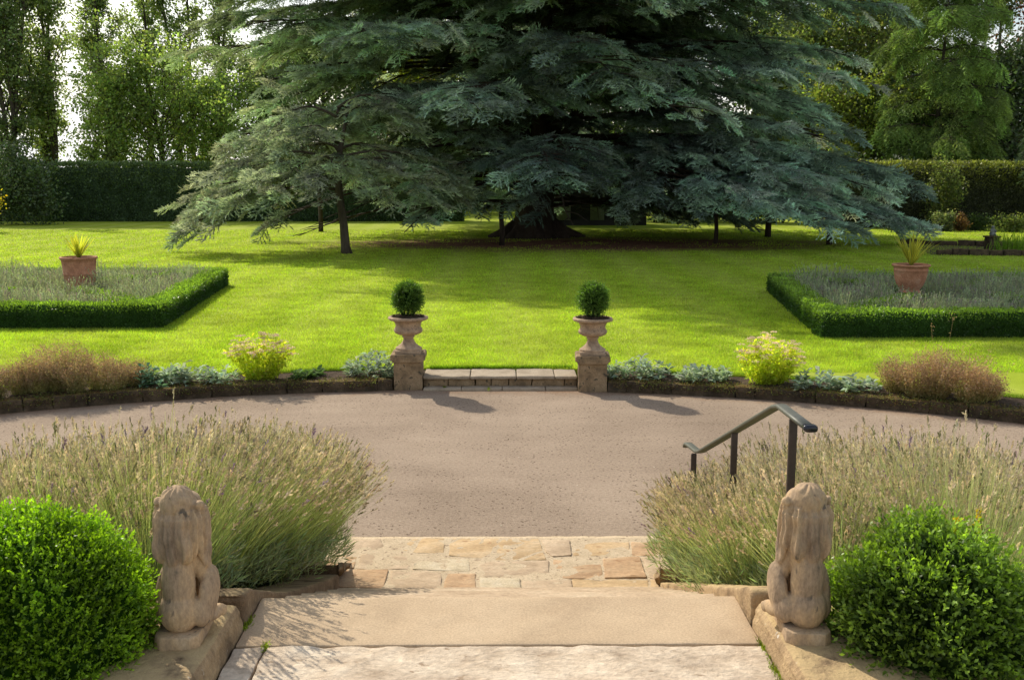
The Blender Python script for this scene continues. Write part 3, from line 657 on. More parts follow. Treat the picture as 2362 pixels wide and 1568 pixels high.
def lav_thing(name, centers, label, lean, seed, green, tan, n_st=760, length=1.0, spread=.60, n_leaf=1500):
    Gs, Gf, Gl = Geo(), Geo(), Geo()
    lavender(Gs, Gf, Gl, centers, n_st, length, spread, green, tan, lean, n_leaf)
    c = np.mean(np.array(centers), 0); e = empty(name, c, 0, label, 'lavender')
    link('stems', Gs.mesh('stems'), M['herb'], e, True); link('flower_spikes', Gf.mesh('flower_spikes'), M['herb'], e, True); link('foliage', Gl.mesh('foliage'), M['herb'], e, True)
cl = []
for yy, xs in ((5.15, (-1.85, -2.4, -3.0)), (5.7, (-1.72, -2.3, -2.9, -3.6)), (6.25, (-1.68, -2.25, -2.85, -3.5, -4.2)), (6.8, (-1.66, -2.2, -2.8, -3.5, -4.2, -4.9)), (7.35, (-1.78, -2.2, -2.75, -3.4, -4.1, -4.8)), (7.85, (-2.1, -2.6, -3.1))):
    for x in xs: cl.append(bankpt(x + rng.normal() * .04, yy + rng.normal() * .05))
cl += [bankpt(-1.58, 7.05), bankpt(-1.6, 6.5), bankpt(-1.62, 7.5)]
lav_thing('lavender_hedge', cl, 'wide bank of spent lavender spilling over the mossy cheek wall to the paving', (.17, -.04, 0), 1, (.36, .43, .16), (.50, .45, .31), 820, .92, .56, 2000)
cr_ = []
for yy, xs in ((5.2, (1.95, 2.45)), (5.75, (1.85, 2.4, 2.95)), (6.3, (1.8, 2.35, 2.95)), (6.8, (1.75, 2.3, 2.9, 3.5)), (7.3, (1.7, 2.25, 2.85, 3.5, 4.1, 4.7)), (7.8, (1.75, 2.35, 2.95, 3.6))):
    for x in xs: cr_.append(bankpt(x + rng.normal() * .04, yy + rng.normal() * .05))
cr_ += [bankpt(1.58, 6.35), bankpt(1.62, 6.85), bankpt(1.6, 5.9), bankpt(1.58, 7.4)]
lav_thing('lavender_hedge', cr_, 'wide bank of spent lavender growing round the posts of the handrail', (-.10, -.05, 0), 2, (.36, .42, .18), (.50, .45, .33), 760, .90, .54, 2000)
# greyer shoulder clumps
def grey_clump(cs, label, n=2600, c=(.10, .145, .10), h=.42):
    G = Geo()
    for cc in cs:
        cc = np.asarray(cc); d_ = rand_dirs(n); d_[:, 2] = np.abs(d_[:, 2]); P = cc + d_ * np.array((.30, .30, h)) * (.55 + .45 * rng.random((n, 1)) ** .5)
        V, Fq = leaf_quads(P, d_ + np.array((0, 0, .7)) + rng.normal(size=(n, 3)) * .35, .05 + .06 * rng.random(n), .009); G.add(V, Fq, np.repeat(jit(c, n, .25), 4, 0))
    o = link('grey_leaved_plant', G.mesh('grey_leaved_plant'), M['silver']); tag(o, label, 'plant')
grey_clump([bankpt(-2.75, 5.25), bankpt(-2.35, 4.95), bankpt(-3.1, 5.3)], 'grey-green mound of young lavender directly behind the small-leaved box bush', h=.52)
grey_clump([bankpt(3.05, 5.95), bankpt(3.5, 6.1), bankpt(3.95, 6.15)], 'dark grey-green mound behind the glossy box bush at the edge of the side lawn', c=(.055, .085, .055), h=.5)

# ------------------------------------------------------------------ pedestals, urns and clipped balls
PED = [(-1.43, 15.12), (1.38, 14.95)]
pn = ['paving step end nearest the trunk of the small cedar', '']
urn_prof = [(0, .05), (.196, .05), (.200, .062), (.196, .078), (.182, .086), (.160, .10), (.118, .135), (.092, .17), (.080, .205), (.078, .232), (.094, .24), (.096, .252), (.088, .262), (.105, .272), (.150, .285), (.190, .305), (.212, .33), (.216, .355), (.206, .38), (.192, .395), (.190, .42), (.198, .452), (.215, .478), (.250, .497), (.288, .507), (.302, .520), (.304, .540), (.294, .555), (.27, .558), (.25, .548), (.22, .535)]
for i, (x, y) in enumerate(PED):
    side = ('with the small cedar trunk behind it', 'nearest the lit side of the handrail')[i]
    e = empty('pedestal', (x, y, 0), R((1, -3)[i]), ('square stone pedestal at the end of the low step beside the large silver clump', 'square stone pedestal at the end of the low step nearest the handrail')[i], 'pedestal', 'stone pedestals flanking the low step')
    V, Fq = box(-.215, .215, -.215, .215, -.03, .435); link('shaft', roughen(mesh_np('shaft', V, [Fq]), amp=.005, freq=9, bevel=.006, subdiv_len=.05, seed=50 + i), M['pillar'], e)
    G = Geo(); V, Fs = prism([(-.228, .435), (.228, .435), (.236, .462), (.262, .470), (.262, .532), (.240, .552), (-.240, .552), (-.262, .532), (-.262, .470), (-.236, .462)], -.262, .262); G.add(V, Fs)
    link('cap', roughen(G.mesh('cap'), amp=.004, freq=12, bevel=.003, subdiv_len=.05, seed=60 + i), M['pillar'], e)
    u_ = empty('urn', (x, y, .549), R((1, -3)[i]), ('carved stone urn on the pedestal beside the large silver clump', 'carved stone urn on the pedestal nearest the handrail')[i], 'urn', 'stone urns on the pedestals')
    G = Geo(); V, Fq = box(-.195, .195, -.195, .195, 0, .052); link('socle', roughen(mesh_np('socle', V, [Fq]), amp=.004, freq=10, bevel=.007, subdiv_len=.05, seed=70), M['urn'], u_)
    V, Fq = lathe(urn_prof, 72)
    ang = np.arctan2(V[:, 1], V[:, 0]); rr = np.hypot(V[:, 0], V[:, 1]); z = V[:, 2]
    gad = np.exp(-((z - .315) / .04) ** 2) * .010 * np.abs(np.sin(ang * 12)) + np.exp(-((z - .53) / .018) ** 2) * .006 * np.sin(ang * 36) * (rr > .27)
    V[:, 0] += np.cos(ang) * gad; V[:, 1] += np.sin(ang) * gad
    link('bowl', roughen(mesh_np('bowl', V, [Fq]), amp=.003, freq=14, seed=71 + i), M['urn'], u_)
    a = np.arange(32) * 2 * math.pi / 32; rad = .255 + .01 * np.sin(a * 5); G = Geo(); V = np.concatenate([[(0, 0, .575)], np.stack([rad * np.cos(a), rad * np.sin(a), np.full(32, .551)], 1)]); G.add(V, np.array([[0, 1 + k, 1 + (k + 1) % 32] for k in range(32)]))
    n = 900; aa_ = rng.random(n) * 6.283; q = np.sqrt(rng.random(n)) * .25; V, Fq = leaf_quads(np.stack([q * np.cos(aa_), q * np.sin(aa_), .556 + .02 * rng.random(n)], 1), rand_dirs(n), .02, .012); G.add(V, Fq)
    link('soil', G.mesh('soil'), M['soil'], u_)
    t_ = empty('topiary_ball', (x, y, 1.10), 0, ('clipped box ball in the urn beside the large silver clump', 'clipped box ball in the urn nearest the handrail')[i], 'topiary', 'clipped box balls in the urns')
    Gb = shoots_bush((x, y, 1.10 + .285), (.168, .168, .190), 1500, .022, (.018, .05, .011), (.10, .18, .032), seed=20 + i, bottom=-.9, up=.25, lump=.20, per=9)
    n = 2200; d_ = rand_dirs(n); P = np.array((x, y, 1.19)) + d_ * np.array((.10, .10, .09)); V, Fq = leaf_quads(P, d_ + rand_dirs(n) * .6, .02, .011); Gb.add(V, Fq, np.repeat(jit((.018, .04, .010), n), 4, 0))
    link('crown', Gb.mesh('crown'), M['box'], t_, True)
    V, Fs = tube([(x, y, 1.10), (x + .01, y, 1.22), (x, y, 1.35)], [.02, .016, .012], 7); link('trunk', mesh_np('trunk', V, Fs), M['bark'], t_, True)

# low step between the pedestals
ls = empty('garden_step', (0, 15.2, 0), 0, 'low two-level stone step of flagstones between the two pedestals at the lawn edge', 'steps')
js = [at(x, 858, .2)[0] for x in (984, 1085, 1190, 1277, 1332)]; js[0] = -1.21; js[-1] = 1.16
for k in range(4):
    V, Fq = box(js[k] + .006, js[k + 1] - .006, 14.98 + .01 * rng.random(), 15.64, .150, .193 + .006 * rng.random())
    link('flagstone', roughen(mesh_np('flagstone', V, [Fq]), amp=.007, freq=6, bevel=.012, subdiv_len=.06, seed=80 + k), M['flag'], ls, True)
x = -1.21; G = Geo()
while x < 1.15:
    w_ = .22 + .3 * rng.random(); w_ = min(w_, 1.16 - x)
    me = mesh_np('riser', *[(lambda b_: (b_[0], [b_[1]]))(box(x + .006, x + w_ - .006, 15.03 + .02 * rng.random(), 15.4, .03, .149))][0]); x += w_
    roughen(me, amp=.010, freq=9, bevel=.012, subdiv_len=.05, seed=int(x * 50))
    vv = np.array([v.co[:] for v in me.vertices]); ff = [np.array([p.vertices[:] for p in me.polygons if len(p.vertices) == k]) for k in (3, 4)]; G.add(vv, [f for f in ff if len(f)])
link('riser', G.mesh('riser', True), M['pillar'], ls, True)
for xa, xb in ((-1.19, -.62), (-.61, .0), (.01, .66), (.67, 1.15)):
    V, Fq = box(xa, xb, 14.84, 15.1, -.03, .035); link('lower_tread', roughen(mesh_np('lower_tread', V, [Fq]), amp=.005, freq=6, bevel=.008, subdiv_len=.08, seed=int(xa * 9) + 90), M['flag'], ls, True)

# kerb walls: curved rows of mossy stones either side
def kerb(a0, a1, label, seed):
    e = Geo(); a = a0; k = 0
    while a < a1:
        da = math.degrees((.25 + .7 * rng.random() ** 1.5) / ARC[2]); b_ = min(a1, a + da); h = .150 + .025 * rng.random(); r0 = ARC[2] + rng.normal() * .008
        ps = []
        for (rr, zz) in ((r0, -.03), (r0 + .01, h), (r0 + .20, h - .005), (r0 + .20, -.03)):
            for aa_ in (R(a) + .0002, R(b_) - .0002): ps.append((ARC[0] + rr * math.sin(aa_), ARC[1] + rr * math.cos(aa_), zz))
        V = np.array(ps); Fq = np.array([[0, 1, 3, 2], [2, 3, 5, 4], [4, 5, 7, 6], [6, 7, 1, 0], [0, 2, 4, 6], [1, 7, 5, 3]])
        me = roughen(mesh_np('k', V, [Fq]), amp=.020, freq=9, bevel=.012, subdiv_len=.05, seed=seed + k)
        vv = np.array([v.co[:] for v in me.vertices]); ff = [np.array([p.vertices[:] for p in me.polygons if len(p.vertices) == q]) for q in (3, 4)]; e.add(vv, [f for f in ff if len(f)]); bpy.data.meshes.remove(me)
        a = b_; k += 1
    o = link('kerb_wall', e.mesh('kerb_wall', True), M['kerb']); tag(o, label, 'kerb')
pa = math.degrees(math.atan2(-1.66 - ARC[0], 14.9 - ARC[1])); pb_ = math.degrees(math.atan2(1.61 - ARC[0], 14.8 - ARC[1]))
kerb(-75, pa, 'low curved mossy stone kerb running from the pedestal past the large silver clump', 100)
kerb(pb_, 78, 'low curved mossy stone kerb running from the pedestal behind the handrail', 300)

n = 30000; a = R(rng.uniform(-36, 40, n)); rr = ARC[2] - .03 + .38 * rng.random(n) ** 1.6; pz = np.array([mnoise.noise(Vector((q * 40, 0, 2))) for q in a])
P = np.stack([ARC[0] + rr * np.sin(a), ARC[1] + rr * np.cos(a), .15 + .02 * rng.random(n) - np.where(rr < ARC[2] + .01, .09 * rng.random(n), 0)], 1); ok = ((P[:, 0] < -1.7) | (P[:, 0] > 1.65)) & (pz + .35 * rng.normal(size=n) > -.05); P = P[ok]; n = len(P)
V, Fq = leaf_quads(P, rand_dirs(n) + np.array((0, -.35, .35)), .02 + .03 * rng.random(n), .014); G = Geo(); cc = jit((.15, .16, .045), n, .3, .1); br = rng.random(n) < .45; cc[br] = jit((.14, .095, .05), br.sum(), .3); G.add(V, Fq, np.repeat(cc, 4, 0)); tag(link('ground_cover', G.mesh('ground_cover'), M['herb']), kind='stuff')
# ------------------------------------------------------------------ border plants
def on_strip(px, py=None, back=.42, z=.16):
    p = at(px, py or 890, .2); a = math.atan2(p[0] - ARC[0], p[1] - ARC[1]); r = ARC[2] + back
    return np.array((ARC[0] + r * math.sin(a), ARC[1] + r * math.cos(a), z))
def silver_clump(px, w_, h, label, c=(.37, .44, .33), back=.42, nros=None):
    G = Geo(); b = on_strip(px, back=back); nr_ = nros or int(26 * w_ / .4)
    for k in range(nr_):
        o_ = np.array((rng.uniform(-1, 1) * w_, rng.uniform(-.9, .9) * .26, 0)); hh = h * (.45 + .55 * rng.random()) * (1 - .5 * abs(o_[0]) / w_)
        n = 14; a = rng.random(n) * 6.283; el = .15 + rng.random(n) * .9
        P = b + o_ + np.stack([0 * a, 0 * a, rng.random(n) * hh], 1); D = np.stack([np.cos(a) * np.cos(el), np.sin(a) * np.cos(el), np.sin(el)], 1)
        L = .10 + .07 * rng.random(n); N_ = unit(np.stack([-np.cos(a) * np.sin(el), -np.sin(a) * np.sin(el), np.cos(el)], 1))
        V, Fq = leaf_quads(P, D, L, L * .36, N_ + rng.normal(size=(n, 3)) * .3)
        V = V.reshape(n, 4, 3); V[:, 2, 2] -= L * .28; V = V.reshape(-1, 3)
        G.add(V, Fq, np.repeat(jit(c, n, .2, .05), 4, 0))
    o = link('silver_leaved_plant', G.mesh('silver_leaved_plant'), M['silver']); tag(o, label, 'plant')
silver_clump(852, .40, .46, 'tall silver-leaved clump touching the pedestal of the urn above the mossy kerb')
silver_clump(440, .62, .36, 'low silvery clump between the dense brown shrub and the flowering stonecrop')
silver_clump(345, .25, .34, 'blue-green leafy plant tucked against the dense brown shrub', (.14, .24, .15))
silver_clump(705, .22, .10, 'small low green tuft beside the flowering stonecrop on the pedestal side', (.13, .21, .07))
silver_clump(1465, .46, .36, 'broad silver-leaved clump next to the pedestal nearest the handrail')
silver_clump(1612, .40, .30, 'silver-leaved clump midway between that pedestal and the yellow stonecrop by the handrail')
silver_clump(1885, .36, .30, 'silver-leaved clump just past the top of the handrail, beside the yellow stonecrop')
silver_clump(1978, .25, .26, 'small silver-leaved clump against the sparse brown shrub')

def stonecrop(px, w_, h, label, seed):
    b = on_strip(px, back=.45); e = empty('stonecrop', b, 0, label, 'plant'); n = 150
    a = rng.random(n) * 6.283; q = np.sqrt(rng.random(n)); off = np.stack([np.cos(a) * q * w_ * .55, np.sin(a) * q * .22, 0 * a], 1)
    D = off * np.array((1.5, 1.4, 0)) + np.array((0, 0, .75)) + rng.normal(size=(n, 3)) * .06; L = h * (.75 + .3 * rng.random(n)) * (1 - .35 * q ** 2)
    V, Fq, E, ED, t = ribbons(b + off * .6, D, L, rng.normal(size=(n, 3)) * .01, .010, 3); Gs = Geo(); Gs.add(V, Fq, (.42, .48, .05))
    k = 12; s_ = rng.random((n, k)); P = (b + off * .6)[:, None] + unit(D)[:, None] * (L[:, None] * s_)[..., None]; P = P.reshape(-1, 3)
    V, Fq = leaf_quads(P, rand_dirs(n * k) + np.array((0, 0, .4)), .06 + .03 * rng.random(n * k), .035); Gs.add(V, Fq, np.repeat(jit((.44, .50, .055), n * k, .2), 4, 0))
    link('stems', Gs.mesh('stems'), M['leaf'], e, True)
    Gf = Geo(); k = 46; keep = rng.random(n) < .62; E = E[keep]; n = len(E)
    a = rng.random((n, k)) * 6.283; q = np.sqrt(rng.random((n, k))) * (.045 + .02 * rng.random((n, 1)))
    P = E[:, None] + np.stack([np.cos(a) * q, np.sin(a) * q, -(q / .06) ** 2 * .018 + rng.random((n, k)) * .012], -1); P = P.reshape(-1, 3)
    V, Fq = leaf_quads(P, rand_dirs(n * k) + np.array((0, 0, .8)), .016, .014); Gf.add(V, Fq, np.repeat(jit((.72, .58, .46), n * k, .14, .05), 4, 0))
    link('flower_heads', Gf.mesh('flower_heads'), M['petal'], e, True)
stonecrop(601, .62, .76, 'flowering yellow-green stonecrop with cream heads between two silver clumps, far from the handrail', 1)
stonecrop(1765, .68, .74, 'flowering yellow-green stonecrop with cream heads directly behind the handrail top', 2)

def brown_shrub(px0, px1, h, label, seed, tall=0, c=((.32, .32, .12), (.40, .30, .18))):
    b0, b1_ = on_strip(px0, 935, .5), on_strip(px1, 935, .5); e = empty('brown_shrub', (b0 + b1_) / 2, 0, label, 'shrub'); n = 1250 if tall == 0 else 900
    nc = 9 if tall == 0 else 7; cu = (np.arange(nc) + .5 + rng.uniform(-.3, .3, nc)) / nc; ch = rng.uniform(.62, 1.1, nc) * np.clip(np.sin(np.pi * cu), .45, 1) ** .5; pk = rng.integers(0, nc, n); wd = np.linalg.norm(b1_ - b0)
    cy_ = rng.uniform(-.22, .12, nc); oa = rng.random(n) * 6.283; oq = np.sqrt(rng.random(n)); u_ = cu[pk]; base = b0 + (b1_ - b0) * u_[:, None]; base[:, 1] += cy_[pk]; off_ = np.stack([np.cos(oa) * oq, np.sin(oa) * oq, 0 * oa], 1); base = base + off_ * wd / nc * .55
    hh = h * ch[pk] * (.62 + .42 * rng.random(n)) * (1 - .25 * oq)
    if tall: kx = (rng.random(n) < .05) & (np.abs(u_ - .42) < .28); hh[kx] *= tall
    D = off_ * .55 + np.stack([rng.normal(size=n) * .14, rng.normal(size=n) * .14 - .05, np.ones(n)], 1)
    V, Fq, E, ED, t = ribbons(base, D, hh, rng.normal(size=(n, 3)) * .03, .006, 3); G = Geo()
    hu = rng.uniform(.7, 1.25, nc)[pk][:, None]; cc = np.repeat(jit(c[0], n, .2) * hu, 8, 0) * (1 - t[:, None]) + np.repeat(jit(c[1], n, .2), 8, 0) * t[:, None]; G.add(V, Fq, cc)
    k = 16; s_ = rng.random((n, k)) ** .8; P = (base[:, None] + unit(D)[:, None] * (hh[:, None] * s_)[..., None]).reshape(-1, 3) + rng.normal(size=(n * k, 3)) * .015
    V, Fq = leaf_quads(P, rand_dirs(n * k) + np.array((0, 0, .3)), .022 + .018 * rng.random(n * k), .016); tt = s_.reshape(-1, 1)
    G.add(V, Fq, np.repeat((jit(c[0], n * k, .25, .1) * (1 - tt) + jit(c[1], n * k, .25) * tt) * np.repeat(hu, k, 0), 4, 0)); link('foliage', G.mesh('foliage'), M['herb'], e, True)
    k = 11; P = (E[:, None] + rng.normal(size=(n, k, 3)) * np.array((.028, .028, .034))).reshape(-1, 3); V, Fq = leaf_quads(P, rand_dirs(n * k), .016, .014)
    Gf = Geo(); Gf.add(V, Fq, np.repeat(jit((.36, .23, .155), n * k, .25, .06), 4, 0)); link('seed_heads', Gf.mesh('seed_heads'), M['herb'], e, True)
brown_shrub(-20, 325, .84, 'dense brown seeding shrub spreading along the kerb, far from the handrail', 1)
brown_shrub(2035, 2300, .86, 'sparse brown seeding shrub with taller wisps on the kerb beyond the handrail', 2, tall=1.55, c=((.36, .32, .12), (.44, .30, .19)))

# ------------------------------------------------------------------ parterre beds: box hedge, lavender, pot
def hedge_segments(segs, w_, h, z0, leaf, dens, base_c, tip_c, G=None, wob=.05):
    G = G or Geo()
    for (x0, y0), (x1, y1) in segs:
        p0, p1 = np.array((x0, y0)), np.array((x1, y1)); Ld = np.linalg.norm(p1 - p0); t_ = (p1 - p0) / Ld; s_ = np.array((-t_[1], t_[0]))
        nx = max(4, int(Ld / .25)); prof = [(-.5, 0), (-.52, .5), (-.47, .9), (-.3, 1.0), (0, 1.02), (.3, 1.0), (.47, .9), (.52, .5), (.5, 0)]
        V = []
        for i_ in range(nx + 1):
            q = p0 + t_ * Ld * i_ / nx
            for a, z in prof:
                k = mnoise.fractal(Vector((q[0] * 1.3 + a, q[1] * 1.3, z * 2)), 1, 2, 3) * wob
                xy = q + s_ * (a * w_ * .93 * (1 + k)); V.append((xy[0], xy[1], z0 + z * h * (.93 + k)))
        m = len(prof); V = np.array(V); Fq = [[i_ * m + j, i_ * m + j + 1, (i_ + 1) * m + j + 1, (i_ + 1) * m + j] for i_ in range(nx) for j in range(m - 1)]
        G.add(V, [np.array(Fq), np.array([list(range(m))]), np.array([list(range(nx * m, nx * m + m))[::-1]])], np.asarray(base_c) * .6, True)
        area = Ld * (w_ + 2 * h) + 2 * w_ * h; n = int(area * dens); u_ = rng.random(n) * (Ld + w_ * .6) - w_ * .3; c_ = rng.random(n) * (w_ + 2 * h)
        side = np.where(c_ < h, -1, np.where(c_ > h + w_, 1, 0)); a = np.where(side == 0, (c_ - h) / w_ - .5, side * .5); z = np.where(side == 0, 1., np.where(side < 0, c_ / h, (c_ - h - w_) / h))
        endm = (u_ < 0) | (u_ > Ld); uu = np.where(u_ < 0, 0, np.where(u_ > Ld, Ld, u_)); a = np.where(endm, rng.random(n) - .5, a); z = np.where(endm, rng.random(n), z)
        q = p0 + np.outer(uu, t_); k = np.array([mnoise.fractal(Vector((x * 1.3 + b, y * 1.3, c * 2)), 1, 2, 3) for (x, y), b, c in zip(q, a, z)]) * wob
        xy = q + s_ * (a * w_ * (1 + k))[:, None]; P = np.stack([xy[:, 0], xy[:, 1], z0 + z * h * (1 + k)], 1) + rng.normal(size=(n, 3)) * leaf * .5
        N_ = np.stack([s_[0] * side, s_[1] * side, (side == 0) * 1.], 1); N_[endm] = np.array((*t_, 0)) * np.where(u_[endm] < 0, -1, 1)[:, None]
        D = N_ * .7 + np.array((0, 0, .5)) + rng.normal(size=(n, 3)) * .5; L = leaf * (.8 + .8 * rng.random(n)); V, Fq = leaf_quads(P, D, L, L * .6)
        f = np.clip((z - .55) / .45, 0, 1)[:, None] * rng.random((n, 1)) ** .5  # upper leaves take the lighter tip colour, sunlight painted on the hedge top
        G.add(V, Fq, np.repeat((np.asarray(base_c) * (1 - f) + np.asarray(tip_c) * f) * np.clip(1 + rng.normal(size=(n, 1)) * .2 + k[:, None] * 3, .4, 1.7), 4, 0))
    return G
POTS = [atY(181, 592, 24.3), atY(2101, 609, 22.8)]
def parterre(x0, x1, y0, y1, slant, hl, seed):
    hw = .22; cx, cy_ = (x0 + x1) / 2, (y0 + y1) / 2
    segs = [((x0, y0 + hw), (x1, y0 + hw)), ((x0 + hw, y0 + hw * 2), (x0 + hw, y1)), ((x1 - hw, y0 + hw * 2), (x1 - hw, y1)), ((x0, y1 - hw), (x1, y1 - hw))]
    for ax, ay in ((x0 + .4, y0 + .4), (x1 - .4, y0 + .4), (x0 + .4, y1 - .4), (x1 - .4, y1 - .4)):
        segs.append(((ax, ay), (ax + (cx - ax) * .72, ay + (cy_ - ay) * .72)))
    sh = lambda x, y: x + slant * (y - y0)      # the bed's sides run askew to its front
    segs = [tuple((sh(a, b), b) for a, b in sg) for sg in segs]
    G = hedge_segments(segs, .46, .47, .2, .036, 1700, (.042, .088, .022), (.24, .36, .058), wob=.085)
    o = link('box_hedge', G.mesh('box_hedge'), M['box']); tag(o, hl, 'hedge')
    Gl = Geo(); n = 15000; X = rng.uniform(x0 + .45, x1 - .45, n); Y = rng.uniform(y0 + .45, y1 - .45, n)
    cl_ = np.array([mnoise.noise(Vector((a * .9, b * .9, seed))) for a, b in zip(X, Y)]); hh = (.50 + .30 * cl_) * (.55 + .7 * rng.random(n)) + .06; pxy = POTS[0] if x0 < 0 else POTS[1]; nearp = (np.abs(sh(X, Y) - pxy[0]) < .55) & (Y > pxy[1] - 1.5) & (Y < pxy[1] + .5); hh = np.where(nearp, hh * .45, hh)
    P = np.stack([sh(X, Y), Y, np.full(n, .2)], 1); V, Fq, E, ED, t = ribbons(P, np.stack([rng.normal(size=n) * .25, rng.normal(size=n) * .25, np.ones(n)], 1), hh, rng.normal(size=(n, 3)) * .03, .012, 2)
    cc = jit((.19, .26, .12), n, .2); c2 = jit((.30, .35, .22), n, .2); mv = rng.random(n) < .2; c2[mv] = jit((.24, .20, .22), mv.sum(), .2)
    tt = t[:, None]; Gl.add(V, Fq, np.repeat(cc, 6, 0) * (1 - tt) + np.repeat(c2, 6, 0) * tt)
    k = 3; PP = (E[:, None] - ED[:, None] * (np.arange(k) * .03)[None, :, None]).reshape(-1, 3); V, Fq = leaf_quads(PP, np.repeat(ED, k, 0) + rng.normal(size=(n * k, 3)) * .5, .045, .02); Gl.add(V, Fq, np.repeat(np.repeat(c2, k, 0), 4, 0))
    m = 26000; X = rng.uniform(x0 + .4, x1 - .4, m); Y = rng.uniform(y0 + .4, y1 - .4, m); V, Fq = leaf_quads(np.stack([sh(X, Y), Y, .2 + .28 * rng.random(m)], 1), rand_dirs(m) + np.array((0, 0, .8)), .07, .02); Gl.add(V, Fq, np.repeat(jit((.13, .17, .085), m, .3), 4, 0))
    tag(link('lavender', Gl.mesh('lavender'), M['herb']), kind='stuff')
    tag(link('bed_soil', mesh_np('bed_soil', [(sh(a, b), b, .222) for a, b in ((x0 + .1, y0 + .1), (x1 - .1, y0 + .1), (x1 - .1, y1 - .1), (x0 + .1, y1 - .1))], [np.array([[0, 1, 2, 3]])]), M['soil']), kind='structure')
    return cx, cy_
parterre(-13.6, -6.90, 20.1, 28.6, -.116, 'clipped box hedge edging the lavender bed with the straight-sided terracotta pot', 1)
parterre(6.05, 12.9, 18.7, 26.8, .146, 'clipped box hedge edging the lavender bed with the footed terracotta pot', 2)

def sword_plant(p, n, L, w_, label, col, spread):
    G = Geo()
    for k in range(n):
        a = rng.random() * 6.283; s_ = rng.random() ** .7 * spread; D = np.array([(math.cos(a) * s_, math.sin(a) * s_, 1.)]); l_ = L * (.7 + .4 * rng.random())
        S = unit(np.cross(unit(D), np.array([(math.cos(a), math.sin(a), .1)]) + rng.normal(size=(1, 3)) * .2)); b = np.array((math.cos(a), math.sin(a), -1.2)) * l_ * (.25 * s_ * rng.random())
        rows_ = []
        for i_ in range(6):
            t = i_ / 5; c = p + unit(D)[0] * l_ * t + b * t * t; ww = w_ * (.5 + .7 * t) * (1 - t) ** .6 if i_ else w_ * .5; rows_ += [c - S[0] * ww, c, c + S[0] * ww]
        V = np.array(rows_); Fq = [[i_ * 3 + j, i_ * 3 + j + 1, i_ * 3 + j + 4, i_ * 3 + j + 3] for i_ in range(5) for j in range(2)]
        cm = np.array([col[1], col[0], col[1]] * 6) * rng.uniform(.8, 1.2); G.add(V, np.array(Fq), cm)
    o = link('sword_leaved_plant', G.mesh('sword_leaved_plant'), M['leaf']); tag(o, label, 'plant')
def pot(x, y, prof, z0, label, nm):
    e = empty('terracotta_pot', (x, y, z0), 0, label, 'pot'); V, Fq = lathe(prof, 44); link('body', roughen(mesh_np('body', V, [Fq]), amp=.005, freq=8), M['terracotta'], e)
    V, Fq = box(-.24, .24, -.24, .24, -(z0 - .2), 0.0); link('block', roughen(mesh_np('block', V, [Fq]), amp=.006, bevel=.01, subdiv_len=.15), M['kerb'], e)
    ztop = prof[-1][1]; a = np.arange(24) * 2 * math.pi / 24; rr = prof[-1][0] - .01
    V = np.concatenate([[(0, 0, ztop + .02)], np.stack([rr * np.cos(a), rr * np.sin(a), np.full(24, ztop - .01)], 1)]); link('soil', mesh_np('soil', V, [np.array([[0, 1 + k, 1 + (k + 1) % 24] for k in range(24)])]), M['soil'], e)
pl = atY(181, 592, 24.3); pr = atY(2101, 609, 22.8)
h_ = pl[2] - .55
pot(pl[0], pl[1], [(0, 0), (.27, 0), (.30, .03), (.345, .22), (.365, .36), (.372, .37), (.372, .39), (.366, .40), (.39, h_ - .14), (.40, h_ - .07), (.43, h_ - .05), (.435, h_ - .01), (.42, h_), (.39, h_), (.375, h_ - .04)], .55, 'straight-sided terracotta pot with a plain rim standing in a lavender bed', '')
h2 = pr[2] - .60
pot(pr[0], pr[1], [(0, 0), (.24, 0), (.25, .02), (.245, .05), (.215, .075), (.225, .10), (.29, .20), (.335, .32), (.36, .44), (.37, h2 - .15), (.382, h2 - .14), (.37, h2 - .12), (.375, h2 - .06), (.41, h2 - .05), (.425, h2 - .02), (.41, h2), (.38, h2), (.365, h2 - .04)], .60, 'rounded terracotta pot on a moulded foot standing in a lavender bed', '')
sword_plant(np.array((pl[0], pl[1], pl[2] - .05)), 46, .66, .034, 'bushy yellow-green spiky plant growing in the straight-sided terracotta pot', ((.26, .33, .04), (.50, .45, .07)), .8)
sword_plant(np.array((pr[0], pr[1], pr[2] - .05)), 46, .88, .040, 'striped yellow and green sword-leaved plant growing in the footed terracotta pot', ((.14, .20, .05), (.50, .42, .07)), .75)

# ------------------------------------------------------------------ cedars
def spray_template(seed, hang=.25):
    r_ = np.random.default_rng(seed); tw = [(np.array((0., 0, 0)), np.array((1., 0, 0)), 1.0)]
    for k in range(9):
        t = .12 + .84 * k / 9; s_ = 1 if k % 2 else -1; l_ = (.62 * (1 - t) + .16) * r_.uniform(.75, 1.2); a = s_ * r_.uniform(.7, 1.05)
        tw.append((np.array((t, 0, -hang * t * t)), np.array((math.cos(a), math.sin(a), r_.uniform(-.12, .1))), l_))
    P, D, T = [], [], []
    for b, d, l_ in tw:
        m = int(l_ / .062) + 2
        for i_ in range(m):
            t = (i_ + .5) / m; p = b + d * l_ * t; p[2] -= hang * (l_ * t) ** 2 * 1.2
            for _ in range(2):
                dd = d * r_.uniform(.6, 1.0) + np.array((0, 0, r_.uniform(-.20, .38))) + r_.normal(size=3) * .27; P.append(p + r_.normal(size=3) * .006); D.append(dd); T.append(.55 + .55 * t)
    P, D = np.array(P), np.array(D); n = len(P); D = unit(D); S = unit(np.cross(D, unit(r_.normal(size=(n, 3))))); L = r_.uniform(.11, .19, (n, 1)); W = .021
    V = np.stack([P + S * W, P - S * W, P + D * L], 1).reshape(-1, 3)
    return V, np.repeat(np.array(T), 3)
TPL = [spray_template(s_) for s_ in range(5)]; TPL_HANG = [spray_template(s_ + 50, .75) for s_ in range(4)]
